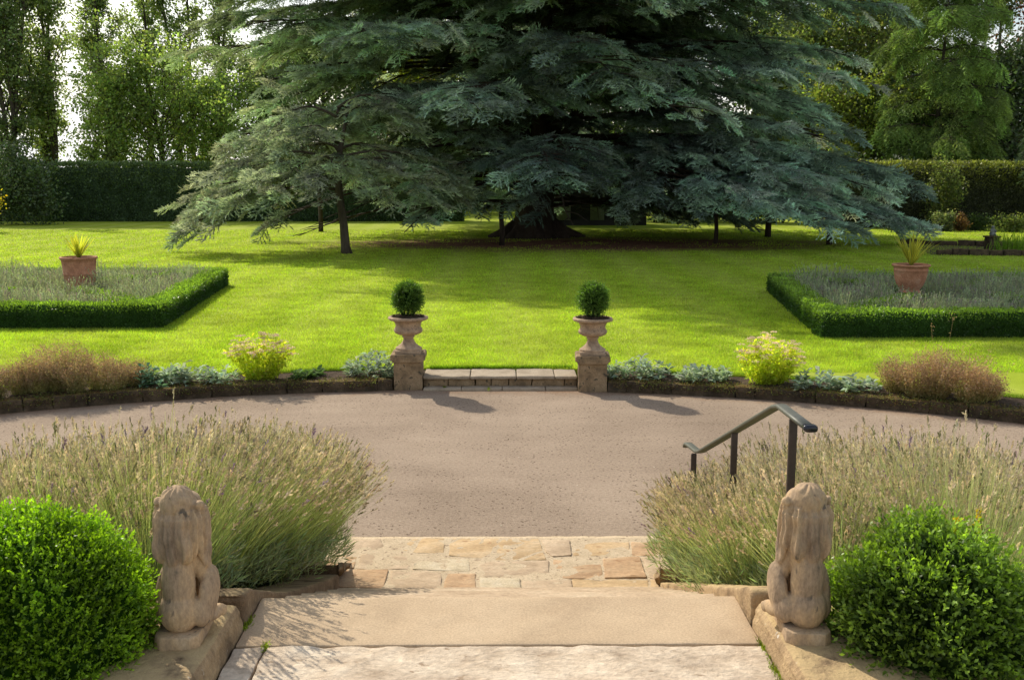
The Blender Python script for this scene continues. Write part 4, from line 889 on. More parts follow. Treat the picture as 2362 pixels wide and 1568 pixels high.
def place_sprays(G, P, az, pitch, roll, size, col, tpl=TPL):
    P = np.asarray(P); n = len(P); which = rng.integers(0, len(tpl), n)
    ca, sa, cpp, spp, cr2, sr2 = np.cos(az), np.sin(az), np.cos(pitch), np.sin(pitch), np.cos(roll), np.sin(roll)
    X = np.stack([ca * cpp, sa * cpp, spp], 1); Y0 = np.stack([-sa, ca, 0 * ca], 1); Z0 = np.cross(X, Y0); Y = Y0 * cr2[:, None] + Z0 * sr2[:, None]; Z = np.cross(X, Y)
    B = np.stack([X, Y, Z], 1)
    for w_ in range(len(tpl)):
        m = which == w_
        if not m.any(): continue
        V, T = tpl[w_]; VV = np.einsum('vk,nkj->nvj', V, B[m] * size[m][:, None, None]) + P[m][:, None]
        c = col[m][:, None] * (T[None, :, None]); G.add(VV.reshape(-1, 3), np.arange(VV.shape[0] * VV.shape[1]).reshape(-1, 3), c.reshape(-1, 3))
def bough(Gw, S_, base, az, Ln, rise, droop, width, dens=1.0, r0=.12, tipz=None):
    """one limb with side branches in a flat, drooping plate of sprays. S_ collects spray records"""
    n = 9; t = np.linspace(0, 1, n); wob = rng.normal(size=(n, 1)) * .12 * t[:, None]; d2 = np.array((math.cos(az), math.sin(az), 0)); s2 = np.array((-math.sin(az), math.cos(az), 0))
    pts = base + np.outer(t * Ln, d2) + np.outer(rise * np.sin(t * 1.9) - droop * t ** 2.3, (0, 0, 1)) + wob * s2
    V, Fs = tube(pts, r0 * (1 - .85 * t), 6); Gw.add(V, Fs)
    def pt(q): return np.array([np.interp(q, t, pts[:, j]) for j in range(3)])
    nb = max(5, int(Ln * 1.5)); 
    for k in range(nb):
        q = .22 + .76 * (k + rng.random() * .6) / nb; s_ = 1 if k % 2 else -1; bl = width * (1.05 - .75 * q ** 1.5) * rng.uniform(.7, 1.15); a2 = az + s_ * rng.uniform(.65, 1.1) * (1.15 - .45 * q)
        b = pt(q); m = max(3, int(bl / .42 * dens)); tt = np.linspace(.12, 1, m); dr = bl * rng.uniform(.10, .34)
        bp = b + np.outer(tt * bl, (math.cos(a2), math.sin(a2), 0)) - np.outer(dr * tt ** 2, (0, 0, 1)); V, Fs = tube(np.concatenate([[b], bp[m // 2:m // 2 + 1], bp[-1:]]), [.035, .02, .008], 4, False); Gw.add(V, Fs)
        for i_ in range(m):
            S_.append((*bp[i_], a2 + (1 if i_ % 2 else -1) * rng.uniform(.2, .75) * (1 if i_ < m - 1 else .2), -.08 - .5 * tt[i_] * dr / bl * 2 + rng.normal() * .12, rng.normal() * .3, rng.uniform(.75, 1.2)))
    for q in (.86, .93, 1.0):
        S_.append((*pt(q), az + rng.normal() * .25, -.25 - .3 * droop / Ln, rng.normal() * .2, rng.uniform(.9, 1.3)))
def finish_crown(S_, c, var, tpl=TPL, shade=None):
    S_ = np.array(S_); G = Geo(); col = jit(c, len(S_), var, .05)
    if shade is not None: col = shade(S_[:, :3], col)
    place_sprays(G, S_[:, :3], S_[:, 3], S_[:, 4], S_[:, 5], S_[:, 6], col, tpl); return G
CED = (.37, .495, .44)
cb = at(1232, 548, .2)
ced = empty('cedar_tree', cb, 0, 'huge spreading blue-green cedar with layered drooping boughs filling the middle of the view', 'tree')
Gw = Geo(); S_ = []
Gt = Geo()
V, Fs = tube([cb + np.array(q) for q in ((0, 0, -.1), (0, 0, .25), (0, 0, .8), (.05, 0, 1.8), (.1, 0, 3.2), (.1, .1, 5.0))], [1.75, 1.35, 1.08, .98, .98, .9], 16); Gt.add(V, Fs)
for k, (dx, dy, h) in enumerate(((-2.6, .4, 20), (.4, -.8, 22), (2.8, .6, 20.5), (-5.0, -1.2, 17), (5.2, -1.0, 18), (1, 3.5, 20))):
    q = np.linspace(0, 1, 8)[:, None]; pts = cb + np.array((.1, .05, 3.4)) + np.concatenate([dx * np.sqrt(q) * .9, dy * np.sqrt(q) * .9, (h - 3.4) * q], 1); V, Fs = tube(pts, .48 * (1 - .85 * q[:, 0]), 9); Gt.add(V, Fs)
roots = [(-1.2, -.9), (1.4, -.7), (.2, -1.6), (2.1, .2), (-1.9, .2)]
for dx, dy in roots:
    V, Fs = tube([cb + np.array((dx * .35, dy * .35, .75)), cb + np.array((dx * .8, dy * .8, .28)), cb + np.array((dx * 1.3, dy * 1.3, -.02))], [.5, .3, .12], 8); Gt.add(V, Fs)
link('trunk', Gt.mesh('trunk', True), M['bark_red'], ced, True)
def Rz(z): return np.interp(z, [2, 5, 8, 12, 16, 20, 24], [17.5, 18.0, 16.6, 17.4, 19.0, 18.5, 11.0])
ga = 0.0; zz = 2.4
while zz < 25.5:
    nb = int(np.interp(zz, [2, 8, 13, 15, 20, 25], [11, 11, 11, 18, 17, 9]))  # denser boughs above the view, added to deepen the shadow on the lawn
    for k in range(nb):
        ga += 2 * math.pi / nb + rng.normal() * .12; az = ga
        back = math.sin(az) > .35
        Ln = Rz(zz) * (rng.uniform(.72, 1.03) if zz < 8 else rng.uniform(.84, 1.04))
        if zz < 7 and math.cos(az) > .3 and math.sin(az) < .5: Ln *= 1.05
        if zz > 6 and math.cos(az) > .4: Ln *= .93
        if zz > 6 and math.cos(az) < -.4: Ln *= .95
        if 4.5 < zz < 10 and math.cos(az) < -.4: Ln *= .86
        if 4.2 < zz < 9 and math.cos(az) > .4: Ln *= .92
        if zz < 5.5 and abs(math.cos(az)) < .55 and math.sin(az) < 0: Ln *= .80
        if zz < 6 and math.cos(az) < -.55: Ln *= .74
        b = cb + np.array((math.cos(az) * .8, math.sin(az) * .8, zz + rng.normal() * .35)); rise = rng.uniform(.3, 1.5) * min(1, zz / 6 + .45); dr = rng.uniform(1.4, 3.2) * (1.0 if zz > 5 else .95) * (.6 if zz > 10 else 1)
        if zz < 5: dr = min(dr, zz + rise * .9 - .45)
        if back and zz > 4 and rng.random() < .12: continue
        bough(Gw, S_, b, az, Ln, rise, dr, Ln * .30, dens=.8 if back else 1.0)
    if zz > 6:                         # short inner boughs that fill the heart of the tree
        for k in range(6): bough(Gw, S_, cb + np.array((rng.uniform(-4, 4), rng.uniform(-2, 4), zz)), rng.random() * 6.283, rng.uniform(4, 7.5), .4, rng.uniform(.6, 1.8), 2.6, .7)
    ga += 1.1; zz += rng.uniform(1.05, 1.4)
for az, zb, Ln, rise, dr in ((-8, 3.6, 17.4, .8, 3.1), (-22, 3.2, 17.8, .8, 3.1), (-34, 3.8, 17.0, .8, 3.4), (-15, 4.6, 16.4, .9, 3.0), (4, 3.4, 17.4, .8, 3.0), (-46, 3.6, 16.5, .8, 3.4), (-28, 5.0, 18.0, .9, 3.2)):
    bough(Gw, S_, cb + np.array((.8, 0, zb)), R(az), Ln, rise, dr, Ln * .27, 1.1)
link('branches', Gw.mesh('branches'), M['bark_red'], ced, True)
def seen(P):
    P = np.asarray(P) - np.array((0, 0, CAMH)); a = P[:, 0] * _cp - P[:, 1] * _sp; f = P[:, 0] * _sp + P[:, 1] * _cp; ff = f * _ct - P[:, 2] * _st; u = f * _st + P[:, 2] * _ct
    return CX + F * a / ff, CY - F * u / ff
Sa = np.array(S_); px_, py_ = seen(Sa[:, :3]); rr_ = rng.random(len(Sa))
# old gaps in the canopy: limbs lost low by the trunk, a hollow high up, a window on the left
cut = (px_ > 1272) & (px_ < 1408) & (py_ > 428 + 8 * np.sin(px_ * .2))
cut |= (px_ > 1440) & (px_ < 1800) & (py_ > 507 + 12 * np.sin(px_ * .045))
cut |= (px_ > 690) & (px_ < 960) & (py_ > 430 + 30 * np.sin(px_ * .03))
cut |= ((((px_ - 1525) / 120) ** 2 + ((py_ - 105) / 70) ** 2) < 1) & (Sa[:, 1] < cb[1] - 3) & (rr_ < .62)
cut |= ((((px_ - 962) / 80) ** 2 + ((py_ - 150) / 44) ** 2) < 1) & (rr_ < .93)
cut |= (np.array([mnoise.noise(Vector((q[0] * .33, q[1] * .33, q[2] * .5))) for q in Sa]) > .30) & (rr_ < .85) & (py_ > -60)
def shade_c(P, col):                   # random clump tones; inner shade and warm haze at left painted into the colour
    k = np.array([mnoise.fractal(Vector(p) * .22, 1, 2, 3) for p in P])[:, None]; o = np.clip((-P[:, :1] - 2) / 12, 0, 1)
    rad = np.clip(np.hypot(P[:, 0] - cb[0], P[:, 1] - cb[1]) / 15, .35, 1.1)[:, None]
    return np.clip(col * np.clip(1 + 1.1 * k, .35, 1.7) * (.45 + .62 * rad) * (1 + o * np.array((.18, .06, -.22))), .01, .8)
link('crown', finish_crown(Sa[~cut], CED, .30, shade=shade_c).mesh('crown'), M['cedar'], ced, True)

# smaller cedar in front, flat-topped, with drooping fingers
sb = at(797, 585, .2); sc_ = empty('cedar_tree', sb, 0, 'small flat-topped cedar with a bare slim trunk, in front of the huge one', 'tree')
Gt = Geo(); V, Fs = tube([sb + np.array(q) for q in ((.05, 0, -.05), (0, 0, .3), (-.05, 0, 1.2), (-.2, 0, 2.4), (-.25, .1, 3.6), (-.1, .4, 4.6), (.2, .8, 6.2))], [.26, .19, .17, .16, .14, .10, .05], 10); Gt.add(V, Fs); link('trunk', Gt.mesh('trunk', True), M['bark'], sc_, True)
Gw = Geo(); S_ = []
for az, zb, Ln, rise, dr in ((180, 3.6, 6.6, .9, 3.4), (196, 3.1, 5.8, .8, 2.7), (165, 3.9, 6.0, 1.0, 2.6), (215, 3.4, 5.0, .8, 2.6), (240, 3.6, 4.2, .8, 2.0), (270, 3.8, 3.6, .8, 1.7), (300, 3.6, 3.8, .8, 1.9), (330, 3.6, 4.4, .8, 2.0), (0, 3.7, 4.6, .8, 2.0), (25, 4.0, 5.0, .8, 2.0), (140, 4.4, 5.2, .9, 1.9), (110, 4.3, 5.0, .8, 1.4), (70, 4.3, 5.0, .8, 1.6), (188, 2.7, 5.6, .5, 2.2), (172, 4.6, 4.6, 1.0, 1.4), (250, 4.6, 3.0, 1.0, 1.0), (350, 5.6, 3.0, 1.0, 1.4), (20, 6.0, 2.6, 1.0, 1.2), (90, 5.8, 3.0, .8, 1.3), (200, 5.6, 2.4, .8, 1.1)):
    bough(Gw, S_, sb + np.array((-.2, .1, zb - .1)), R(az + rng.normal() * 4), Ln, rise, dr, Ln * .38, 1.25, .07)
link('branches', Gw.mesh('branches'), M['bark'], sc_, True); link('crown', finish_crown(S_, (.37, .43, .31), .24).mesh('crown'), M['cedar'], sc_, True)

# props under the great cedar's low limbs
for (px, py, h, r_, lab) in ((740, 535, 3.0, .13, 'thin dark prop standing on sunlit grass behind the small cedar trunk'), (1157, 566, 2.0, .12, 'short dark prop under the low bough beside the great cedar trunk'), (1650, 562, 2.2, .10, 'slim prop in the reddish litter, first one past the great trunk'), (1770, 547, 2.6, .16, 'thick dark prop set farther back under the wide low boughs'), (1911, 565, 2.2, .13, 'dark prop at the outer end of the wide low boughs nearest the footed pot')):
    p = at(px, py, .2); V, Fs = tube([p + np.array(q) for q in ((0, 0, -.05), (.02, 0, h * .3), (-.03, 0, h * .7), (.06, 0, h))], [r_ * 1.15, r_, r_ * .9, r_ * .8], 8)
    o = link('branch_prop', mesh_np('branch_prop', V, Fs, smooth=True), M['bark_red']); tag(o, lab, 'prop', 'props under the cedar boughs')

# ------------------------------------------------------------------ background trees
def grow(base, h, crown_r, crown_z0, n_limb, leaf_n, leaf, col, label, name='broadleaf_tree', stems=1, upright=.5, puff=.9, trunk_r=.25, gap=0., group=None, mat='leaf', shape=None, lean=(0, 0)):
    base = np.asarray(base, float); e = empty(name, base, 0, label, 'tree', group); Gt = Geo(); tips = []
    for s_ in range(stems):
        off = np.array((rng.normal() * .35 * (stems > 1), rng.normal() * .35 * (stems > 1), 0)); q = np.linspace(0, 1, 9)[:, None]
        dx = np.array((lean[0] + rng.normal() * .05 * h * (1 if stems > 1 else .3), lean[1] + rng.normal() * .04 * h, 0)); pts = base + off + q * np.array((0, 0, h * .94)) + q ** 1.5 * dx + rng.normal(size=(9, 3)) * .08 * np.array((1, 1, 0)) * (q > 0)
        V, Fs = tube(pts, trunk_r * (1 - .9 * q[:, 0]) / stems ** .35, 8); Gt.add(V, Fs)
        for k in range(n_limb // stems):
            t = crown_z0 + (1 - crown_z0) * (k + rng.random()) / (n_limb / stems); t = min(t, .98); b = np.array([np.interp(t, q[:, 0], pts[:, j]) for j in range(3)])
            rel = (t - crown_z0) / (1 - crown_z0); env = shape(rel) if shape else math.sin(math.pi * min(.95, rel * .85 + .12)) ** .6
            a = rng.random() * 6.283; Ln = crown_r * env * rng.uniform(.55, 1.1); d_ = np.array((math.cos(a), math.sin(a), upright * rng.uniform(.6, 1.5))); 
            tt = np.linspace(0, 1, 5)[:, None]; lp = b + d_ * Ln * tt + np.array((0, 0, .22 * Ln)) * tt ** 2 * (1 if upright > .3 else -1) + rng.normal(size=(5, 3)) * .07 * Ln * tt
            V, Fs = tube(lp, max(.02, trunk_r * .28 * (1 - .6 * t)) * (1 - .85 * tt[:, 0]), 5, False); Gt.add(V, Fs)
            for qq in (.45, .7, 1.0):
                p = np.array([np.interp(qq, tt[:, 0], lp[:, j]) for j in range(3)]); tips.append((p, Ln * .26 + .35))
                for _ in range(2):
                    d3 = rand_dirs(1)[0] * np.array((1, 1, .7)); p2 = p + d3 * (Ln * .30 + .3); tips.append((p2, Ln * .2 + .3)); V, Fs = tube([p, p2], [.025, .008], 4, False); Gt.add(V, Fs)
    link('trunk', Gt.mesh('trunk', True), M['bark'], e, True)
    T = np.array([t[0] for t in tips]); Rr = np.array([t[1] for t in tips]); keep = rng.random(len(T)) > gap; T, Rr = T[keep], Rr[keep]
    pick = rng.integers(0, len(T), leaf_n); P = T[pick] + rng.normal(size=(leaf_n, 3)) * (Rr[pick] * puff * .55)[:, None] * np.array((1, 1, .75))
    D = rand_dirs(leaf_n) + np.array((0, 0, -.3)); L = leaf * (.7 + .6 * rng.random(leaf_n)); V, Fq = leaf_quads(P, D, L, L * .7)
    cl_ = np.clip(1 + rng.normal(size=len(T)) * .22, .5, 1.6)[pick][:, None]; c = jit(col, leaf_n, .16, .07) * cl_
    G = Geo(); G.add(V, Fq, np.repeat(c, 4, 0)); link('crown', G.mesh('crown'), M[mat], e, True)
    return e
def bgp(px, d): p = atY(px, 500, d); p[2] = .2; return p
pop_shape = lambda r: .55 + .45 * math.sin(math.pi * min(1, r * .8 + .2))
POP = (.20, .25, .125); NP = 20000
grow(bgp(132, 92), 25, 2.3, .12, 60, NP, .26, POP, 'poplar with several bare dark stems above the hedge, at the sky gap', 'poplar_tree', 4, 1.9, .95, .42, .25, None, shape=pop_shape)
grow(bgp(45, 88), 25, 2.4, .06, 64, 21000, .27, (.15, .195, .10), 'dense dark poplar second from the picture edge above the big dark shrub', 'poplar_tree', 3, 1.9, .95, .40, .08, None, shape=pop_shape)
grow(bgp(-40, 90), 25, 2.6, .06, 64, 20000, .27, (.155, .20, .10), 'poplar cut by the picture edge behind the yellow-leaved shrub', 'poplar_tree', 3, 1.9, .95, .40, .05, None, shape=pop_shape)
grow(bgp(262, 98), 27, 2.1, .10, 56, NP, .26, (.16, .21, .10), 'slender poplar rising behind the middle of the yellow-green maple', 'poplar_tree', 2, 2.0, .95, .38, .2, None, shape=pop_shape)
grow(bgp(345, 104), 30, 2.0, .15, 50, 11000, .27, (.16, .21, .10), 'thin poplar against bright sky above the yellow-green maple', 'poplar_tree', 2, 2.0, .9, .36, .35, None, shape=pop_shape)
grow(bgp(432, 102), 29, 2.0, .15, 50, 11500, .27, (.16, .21, .10), 'poplar with bright sky either side of its top, between the maple and the cedar', 'poplar_tree', 2, 2.0, .9, .36, .3, None, shape=pop_shape)
grow(bgp(505, 104), 29, 2.0, .12, 50, 11500, .27, (.15, .20, .10), 'leaning poplar whose top nearly touches the cedar crown', 'poplar_tree', 2, 2.0, .9, .36, .3, None, shape=pop_shape, lean=(2.0, 0))
ML = (.20, .27, .09)
grow(bgp(388, 84), 13.0, 5.2, .16, 60, 11500, .24, ML, 'yellow-green maple with forking dark trunks just above the hedge top', 'maple_tree', 3, .75, .85, .34, .28)
grow(bgp(258, 83), 11.0, 3.6, .12, 48, 11500, .24, (.21, .28, .10), 'rounded mid-green tree left of the forking maple trunks', 'maple_tree', 2, .8, 1.0, .26, .08)
grow(bgp(515, 86), 11.0, 4.6, .10, 48, 13000, .24, (.21, .285, .10), 'mid-green tree half hidden by the cedar tips beside the forking maple', 'maple_tree', 2, .8, 1.0, .28, .12)
grow(bgp(610, 92), 13.0, 5.0, .06, 48, 13000, .30, (.12, .165, .08), 'dark tree closing the gap behind the upper cedar boughs', 'broadleaf_tree', 2, .7, 1.0, .3, .12)
for px, d_, h, lab in ((1215, 92, 19, 'dark tree directly behind the great cedar trunk'), (760, 100, 17, 'dark tree behind the small flat-topped cedar'), (960, 104, 18, 'dark tree glimpsed through the middle of the cedar'), (1480, 104, 18, 'dark tree behind the summer house'), (1720, 98, 17, 'dark tree behind the wide low cedar boughs')):
    grow(bgp(px, d_), h, 7.0, .05, 50, 15000, .40, (.06, .09, .042), lab, 'broadleaf_tree', 2, .6, 1.0, .35, .05)
grow(bgp(960, 80), 15.5, 4.5, .35, 44, 12000, .24, (.17, .20, .022), 'beech painted golden-green as sunlit foliage, seen through a gap in the cedar', 'beech_tree', 2, .4, 1.0, .3, .1)  # stand-in for a sunlit patch of foliage, sunlight painted into the leaf colour
# right-hand side
grow(bgp(1985, 92), 23, 5.4, .16, 80, 24000, .28, (.19, .225, .085), 'tall airy tree with sky showing through, behind the full green tree', 'broadleaf_tree', 2, .8, .95, .36, .22)
grow(bgp(1905, 90), 17, 6.2, .08, 70, 22000, .30, (.13, .17, .065), 'full green tree filling the space right beside the cedar shoulder', 'broadleaf_tree', 2, .7, .95, .36, .05)
grow(bgp(2075, 96), 25, 5.0, .12, 76, 22000, .28, (.17, .22, .09), 'tall dark-stemmed tree behind the feathery light green conifer', 'broadleaf_tree', 2, .9, .95, .36, .15)
grow(bgp(1950, 80), 10.5, 4.2, .10, 44, 13000, .25, (.15, .19, .05), 'low golden-tinged tree between the cedar and the feathery conifer', 'maple_tree', 2, .6, 1.0, .26, .08)
grow(bgp(2330, 82), 13, 6.0, .04, 60, 19000, .30, (.075, .11, .05), 'dark yew filling the corner above the hedge with the lit top', 'yew_tree', 3, .5, 1.0, .35, .02, mat='hedge')
grow(bgp(2180, 86), 12, 6.5, .04, 60, 19000, .30, (.075, .11, .05), 'dark yew behind the feathery light green conifer', 'yew_tree', 3, .5, 1.0, .35, .02, mat='hedge')
grow(bgp(2020, 84), 9.5, 5.0, .04, 60, 14000, .30, (.05, .08, .03), 'dark evergreen low behind the golden-tinged tree', 'yew_tree', 3, .5, 1.0, .3, .02, mat='hedge')
grow(bgp(2390, 95), 22, 5.0, .2, 54, 12000, .30, (.085, .036, .028), 'copper-leaved beech peeping in at the top corner', 'beech_tree', 2, .7, 1.0, .35, .1)
grow(bgp(2270, 88), 24, 3.2, .72, 26, 5200, .28, (.06, .085, .035), 'bare-stemmed pine with a small high crown beside the feathery conifer', 'pine_tree', 1, .5, .9, .30, .1)

def feathery(px, d_, h, r_, label, col, name, z0=.06, dens=1.0, sz=(.9, 1.6), tpl=TPL_HANG, trunk=.25, taper=.8):
    b = bgp(px, d_); e = empty(name, b, 0, label, 'tree'); Gt = Geo(); q = np.linspace(0, 1, 8)[:, None]; pts = b + q * np.array((0, 0, h)) + rng.normal(size=(8, 3)) * .07 * np.array((1, 1, 0)); V, Fs = tube(pts, trunk * (1 - .9 * q[:, 0]), 8); Gt.add(V, Fs); S_ = []
    z = z0 * h
    while z < h * .98:
        f = 1 - (z / h) ** 1.4 * taper
        for k in range(4):
            bough(Gt, S_, np.array((b[0], b[1], b[2] + z)), rng.random() * 6.283, r_ * f * rng.uniform(.65, 1.12), .6, rng.uniform(.6, 1.5), r_ * f * .42, dens, .05)
        z += h * .045
    link('trunk', Gt.mesh('trunk'), M['bark'], e, True); Sa = np.array(S_); Sa[:, 4] -= .35; Sa[:, 6] *= sz[0]; link('crown', finish_crown(Sa, col, .3, tpl).mesh('crown'), M['feather'], e, True)
feathery(2150, 76, 21, 5.6, 'tall feathery light green conifer with hanging sprays above the lit hedge', (.27, .38, .12), 'larch_tree', .10, .50, (1.25, 0), taper=.52)
feathery(2520, 58, 14, 5.0, 'blue-green cedar entering at the picture edge under the copper beech', (.075, .115, .08), 'cedar_tree', .32, .9, (1.1, 0), TPL, .4)

# far wood closing the view behind the trees on the right and behind the cedar
G = Geo(); n = 26000; X = rng.uniform(-8, 75, n); top = 9 + 4.5 * np.array([mnoise.fractal(Vector((x * .11, 0, 3)), 1, 2, 4) for x in X]); P = np.stack([X, 112 + rng.normal(size=n) * 3.5, top * rng.random(n) ** .7], 1)
V, Fq = leaf_quads(P, rand_dirs(n), .9 + .5 * rng.random(n), .7); G.add(V, Fq, np.repeat(jit((.03, .046, .018), n, .3), 4, 0)); tag(link('woods', G.mesh('woods'), M['hedge']), kind='stuff')

# tall hedges at the back of the lawn
def tall_hedge(p0, p1, w_, h, label, base_c, tip_c, seed, top_c=None):
    G = hedge_segments([(p0, p1)], w_, h, .15, .15, 170, base_c, tip_c, wob=.02); o = link('tall_hedge', G.mesh('tall_hedge'), M['hedge']); tag(o, label, 'hedge')
zt = atY(300, 380, 76)[2] - .15
tall_hedge((-52, 76.5), (-3, 76.5), 1.8, zt, 'tall dark clipped hedge behind the sunlit lawn with poplars above it', (.085, .135, .070), (.17, .23, .09), 1)
zt2 = atY(2250, 380, 65)[2] - .15
tall_hedge((22, 65.5), (48, 65.5), 1.8, zt2, 'tall clipped hedge with a sunlit yellowish top behind the small garden statue', (.075, .085, .052), (.34, .36, .09), 2)  # tip colour carries the sunlight painted on this top

# big dark shrub and yellow-leaved shrub at the left edge; climbers and perennials at the right
def blob_shrub(p, r3, n, leaf, c, label, name='shrub', mat='leaf', cat='shrub', gap=.1, seed=0):
    p = np.asarray(p, float); G = Geo(); k = 26; cen = p + rand_dirs(k) * np.asarray(r3) * rng.random((k, 1)) ** .33 * .8; cen[:, 2] = np.maximum(cen[:, 2], p[2] - r3[2] * .9); pk = rng.integers(0, k, n)
    P = cen[pk] + rng.normal(size=(n, 3)) * np.asarray(r3) * .2; P[:, 2] = np.maximum(P[:, 2], .2); L = leaf * (.7 + .6 * rng.random(n)); V, Fq = leaf_quads(P, rand_dirs(n) + np.array((0, 0, .2)), L, L * .65)
    G.add(V, Fq, np.repeat(jit(c, n, .2, .07) * np.clip(1 + rng.normal(size=k) * .2, .5, 1.5)[pk][:, None], 4, 0)); o = link(name, G.mesh(name), M[mat]); tag(o, label, cat)
p = bgp(30, 70); blob_shrub(p + np.array((0, 0, 2.6)), (3.6, 2.0, 2.9), 16000, .20, (.11, .155, .08), 'large rounded dark shrub in front of the hedge at the picture edge', mat='hedge')
p = bgp(-58, 60); blob_shrub(p + np.array((0, 0, 1.9)), (1.9, 1.2, 1.2), 5000, .15, (.30, .25, .02), 'golden yellow-leaved shrub just entering at the picture edge')
p = bgp(2172, 62.5); blob_shrub(p + np.array((0, 0, 2.1)), (1.3, .8, 2.3), 3000, .16, (.115, .145, .06), 'tall loose climber with pale leaves at the cedar end of the lit hedge', 'climber', cat='climber')
for px, d_, r3, c, lab in ((2178, 60, (.9, .6, .7), (.14, .17, .10), 'pale green border perennial below the loose climber'), (2215, 60, (.5, .5, .6), (.20, .12, .06), 'rusty flowering border perennial between two green clumps'), (2262, 61, (1.0, .6, .6), (.08, .12, .05), 'dark leafy border clump behind the garden statue'), (2330, 59, (1.2, .6, .65), (.15, .19, .07), 'bright leafy border clump at the picture edge below the lit hedge')):
    p = bgp(px, d_); blob_shrub(p + np.array((0, 0, r3[2] * .8)), r3, 1800, .13, c, lab, 'border_plant', cat='plant')

for px, d_, r3, lab in ((1560, 74, (3.2, 2.0, 2.6), 'dark evergreen shrub behind the summer house side of the low boughs'), (1750, 73, (3.6, 2.0, 2.9), 'dark evergreen shrub behind the thick prop'), (1930, 72, (3.4, 2.0, 2.8), 'dark evergreen shrub behind the outermost prop'), (2060, 70, (2.6, 1.8, 2.4), 'dark evergreen shrub where the lit hedge meets the cedar tips')):
    p = bgp(px, d_); blob_shrub(p + np.array((0, 0, r3[2] * .85)), r3, 7000, .24, (.05, .078, .032), lab, mat='hedge')
# summer house glimpsed under the cedar
hs = atY(1330, 505, 68); e = empty('summer_house', (hs[0], 68.5, .2), 0, 'small dark boarded summer house with pale green doors seen under the cedar', 'building')
def part(nm, b, m): V, Fq = box(*b); return link(nm, mesh_np(nm, V, [Fq]), M[m], e)
part('wall', (-2.6, 4.8, 0, 3, -.05, 2.9), 'darkwood'); V, Fs = prism([(-2.9, 2.9), (5.1, 2.9), (4.2, 4.2), (-2.0, 4.2)], -.3, 3.3); link('roof', mesh_np('roof', V, Fs), M['roof'], e)
for xa in (-1.35, .95):
    d_ = part('door', (xa, xa + .95, -.06, -.003, .35, 2.6), 'paint')
    V, Fq = box(xa + .12, xa + .83, -.075, -.062, 1.25, 2.45); f = link('pane', mesh_np('pane', V, [Fq]), M['darkwood'], d_)

# sunken pond edge, statue and reeds at the right
p0, p1 = at(2085, 562, .2), at(2420, 592, .2)
G = Geo(); pp = [at(2080, 566, .2), at(2150, 588, .2), at(2420, 592, .2), at(2420, 556, .2)]
V = np.array([q + np.array((0, 0, .012)) for q in pp]); tag(link('pond_bed_soil', mesh_np('pond_bed_soil', V, [np.array([[0, 1, 2, 3]])]), M['soil']), kind='structure')
for (a, b, lab) in ((at(2075, 563, .2), at(2420, 574, .2), 'low dark stone edging along the far side of the sunken bed'), (at(2160, 588, .2), at(2420, 591, .2), 'low dark stone edging along the near side of the sunken bed')):
    G = Geo(); Ld = np.linalg.norm(b - a); t_ = (b - a) / Ld; k = 0; x = 0.
    while x < Ld:
        w_ = .5 + .5 * rng.random(); q = a + t_ * x; V, Fq = box(0, w_ - .03, -.15, .15, -.02, .20 + .08 * rng.random()); me = roughen(mesh_np('t', V, [Fq]), amp=.03, freq=4, bevel=.03, subdiv_len=.2, seed=k); k += 1
        vv = np.array([v.co[:] for v in me.vertices]); vv = np.stack([q[0] + vv[:, 0] * t_[0] - vv[:, 1] * t_[1], q[1] + vv[:, 0] * t_[1] + vv[:, 1] * t_[0], q[2] + vv[:, 2]], 1)
        G.add(vv, [f for f in [np.array([p_.vertices[:] for p_ in me.polygons if len(p_.vertices) == q_]) for q_ in (3, 4)] if len(f)]); bpy.data.meshes.remove(me); x += w_
    o = link('stone_edging', G.mesh('stone_edging', True), M['kerb']); tag(o, lab, 'edging')
gp = at(2285, 582, .2); e = empty('garden_statue', gp, 0, 'small grey figure on a square mossy pedestal beside the sunken bed', 'statue')
V, Fq = box(-.22, .22, -.22, .22, -.02, .62); link('pedestal_block', roughen(mesh_np('pedestal_block', V, [Fq]), amp=.012, bevel=.02, subdiv_len=.1), M['kerb'], e)
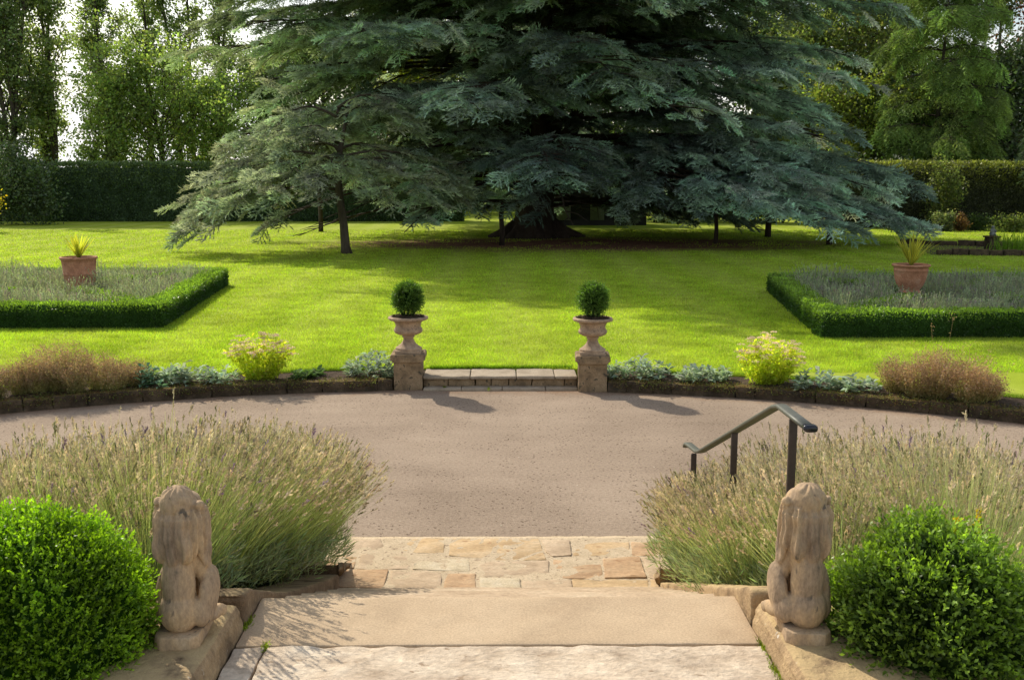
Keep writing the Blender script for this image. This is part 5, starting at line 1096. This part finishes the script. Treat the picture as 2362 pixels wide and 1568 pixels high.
V, Fq = box(-.27, .27, -.27, .27, .62, .69); link('pedestal_cap', roughen(mesh_np('pedestal_cap', V, [Fq]), amp=.01, bevel=.02, subdiv_len=.1), M['kerb'], e)
bm = bmesh.new()
for c, r3 in (((0, 0, .78), (.13, .12, .12)), ((0, 0, .90), (.10, .085, .13)), ((0, -.02, 1.05), (.065, .065, .075)), ((.09, -.06, .88), (.035, .05, .08)), ((-.09, -.06, .88), (.035, .05, .08)), ((.07, -.1, .74), (.05, .08, .05)), ((-.07, -.1, .74), (.05, .08, .05))):
    bmesh.ops.create_icosphere(bm, subdivisions=2, radius=1, matrix=Matrix.Translation(c) @ Matrix.Diagonal((*r3, 1)))
me = bpy.data.meshes.new('figure'); bm.to_mesh(me); bm.free()
for pl_ in me.polygons: pl_.use_smooth = True
link('figure', me, M['lead'], e)
def reeds(px, py, n, h, label):
    p = at(px, py, .2); P = p + rng.normal(size=(n, 3)) * np.array((.25, .2, 0)); V, Fq, E, ED, t = ribbons(P, np.stack([rng.normal(size=n) * .22, rng.normal(size=n) * .22, np.ones(n)], 1), h * (.6 + .5 * rng.random(n)), rng.normal(size=(n, 3)) * .1, .035, 4)
    G = Geo(); G.add(V, Fq, np.repeat(jit((.15, .25, .03), n, .2), 10, 0)); o = link('iris_plant', G.mesh('iris_plant'), M['leaf']); tag(o, label, 'plant')
reeds(2312, 586, 90, .8, 'upright iris clump right beside the small garden statue'); reeds(2352, 588, 90, .9, 'upright iris clump at the picture edge beyond the garden statue')

# a scatter of fallen leaves on the drive and slab
n = 260; a = R(rng.uniform(-40, 40, n)); rr = rng.uniform(R_IN + .3, ARC[2] - .1, n); P = np.stack([ARC[0] + rr * np.sin(a), ARC[1] + rr * np.cos(a), np.full(n, .008)], 1); D = rand_dirs(n) * np.array((1, 1, .12)); V, Fq = leaf_quads(P, D, .018 + .02 * rng.random(n), .014, np.tile((0, 0, 1.), (n, 1)))
G = Geo(); G.add(V, Fq, np.repeat(np.where(rng.random((n, 1)) < .3, jit((.55, .50, .42), n), jit((.10, .06, .03), n)), 4, 0)); tag(link('leaf_litter', G.mesh('leaf_litter'), M['petal']), kind='stuff')
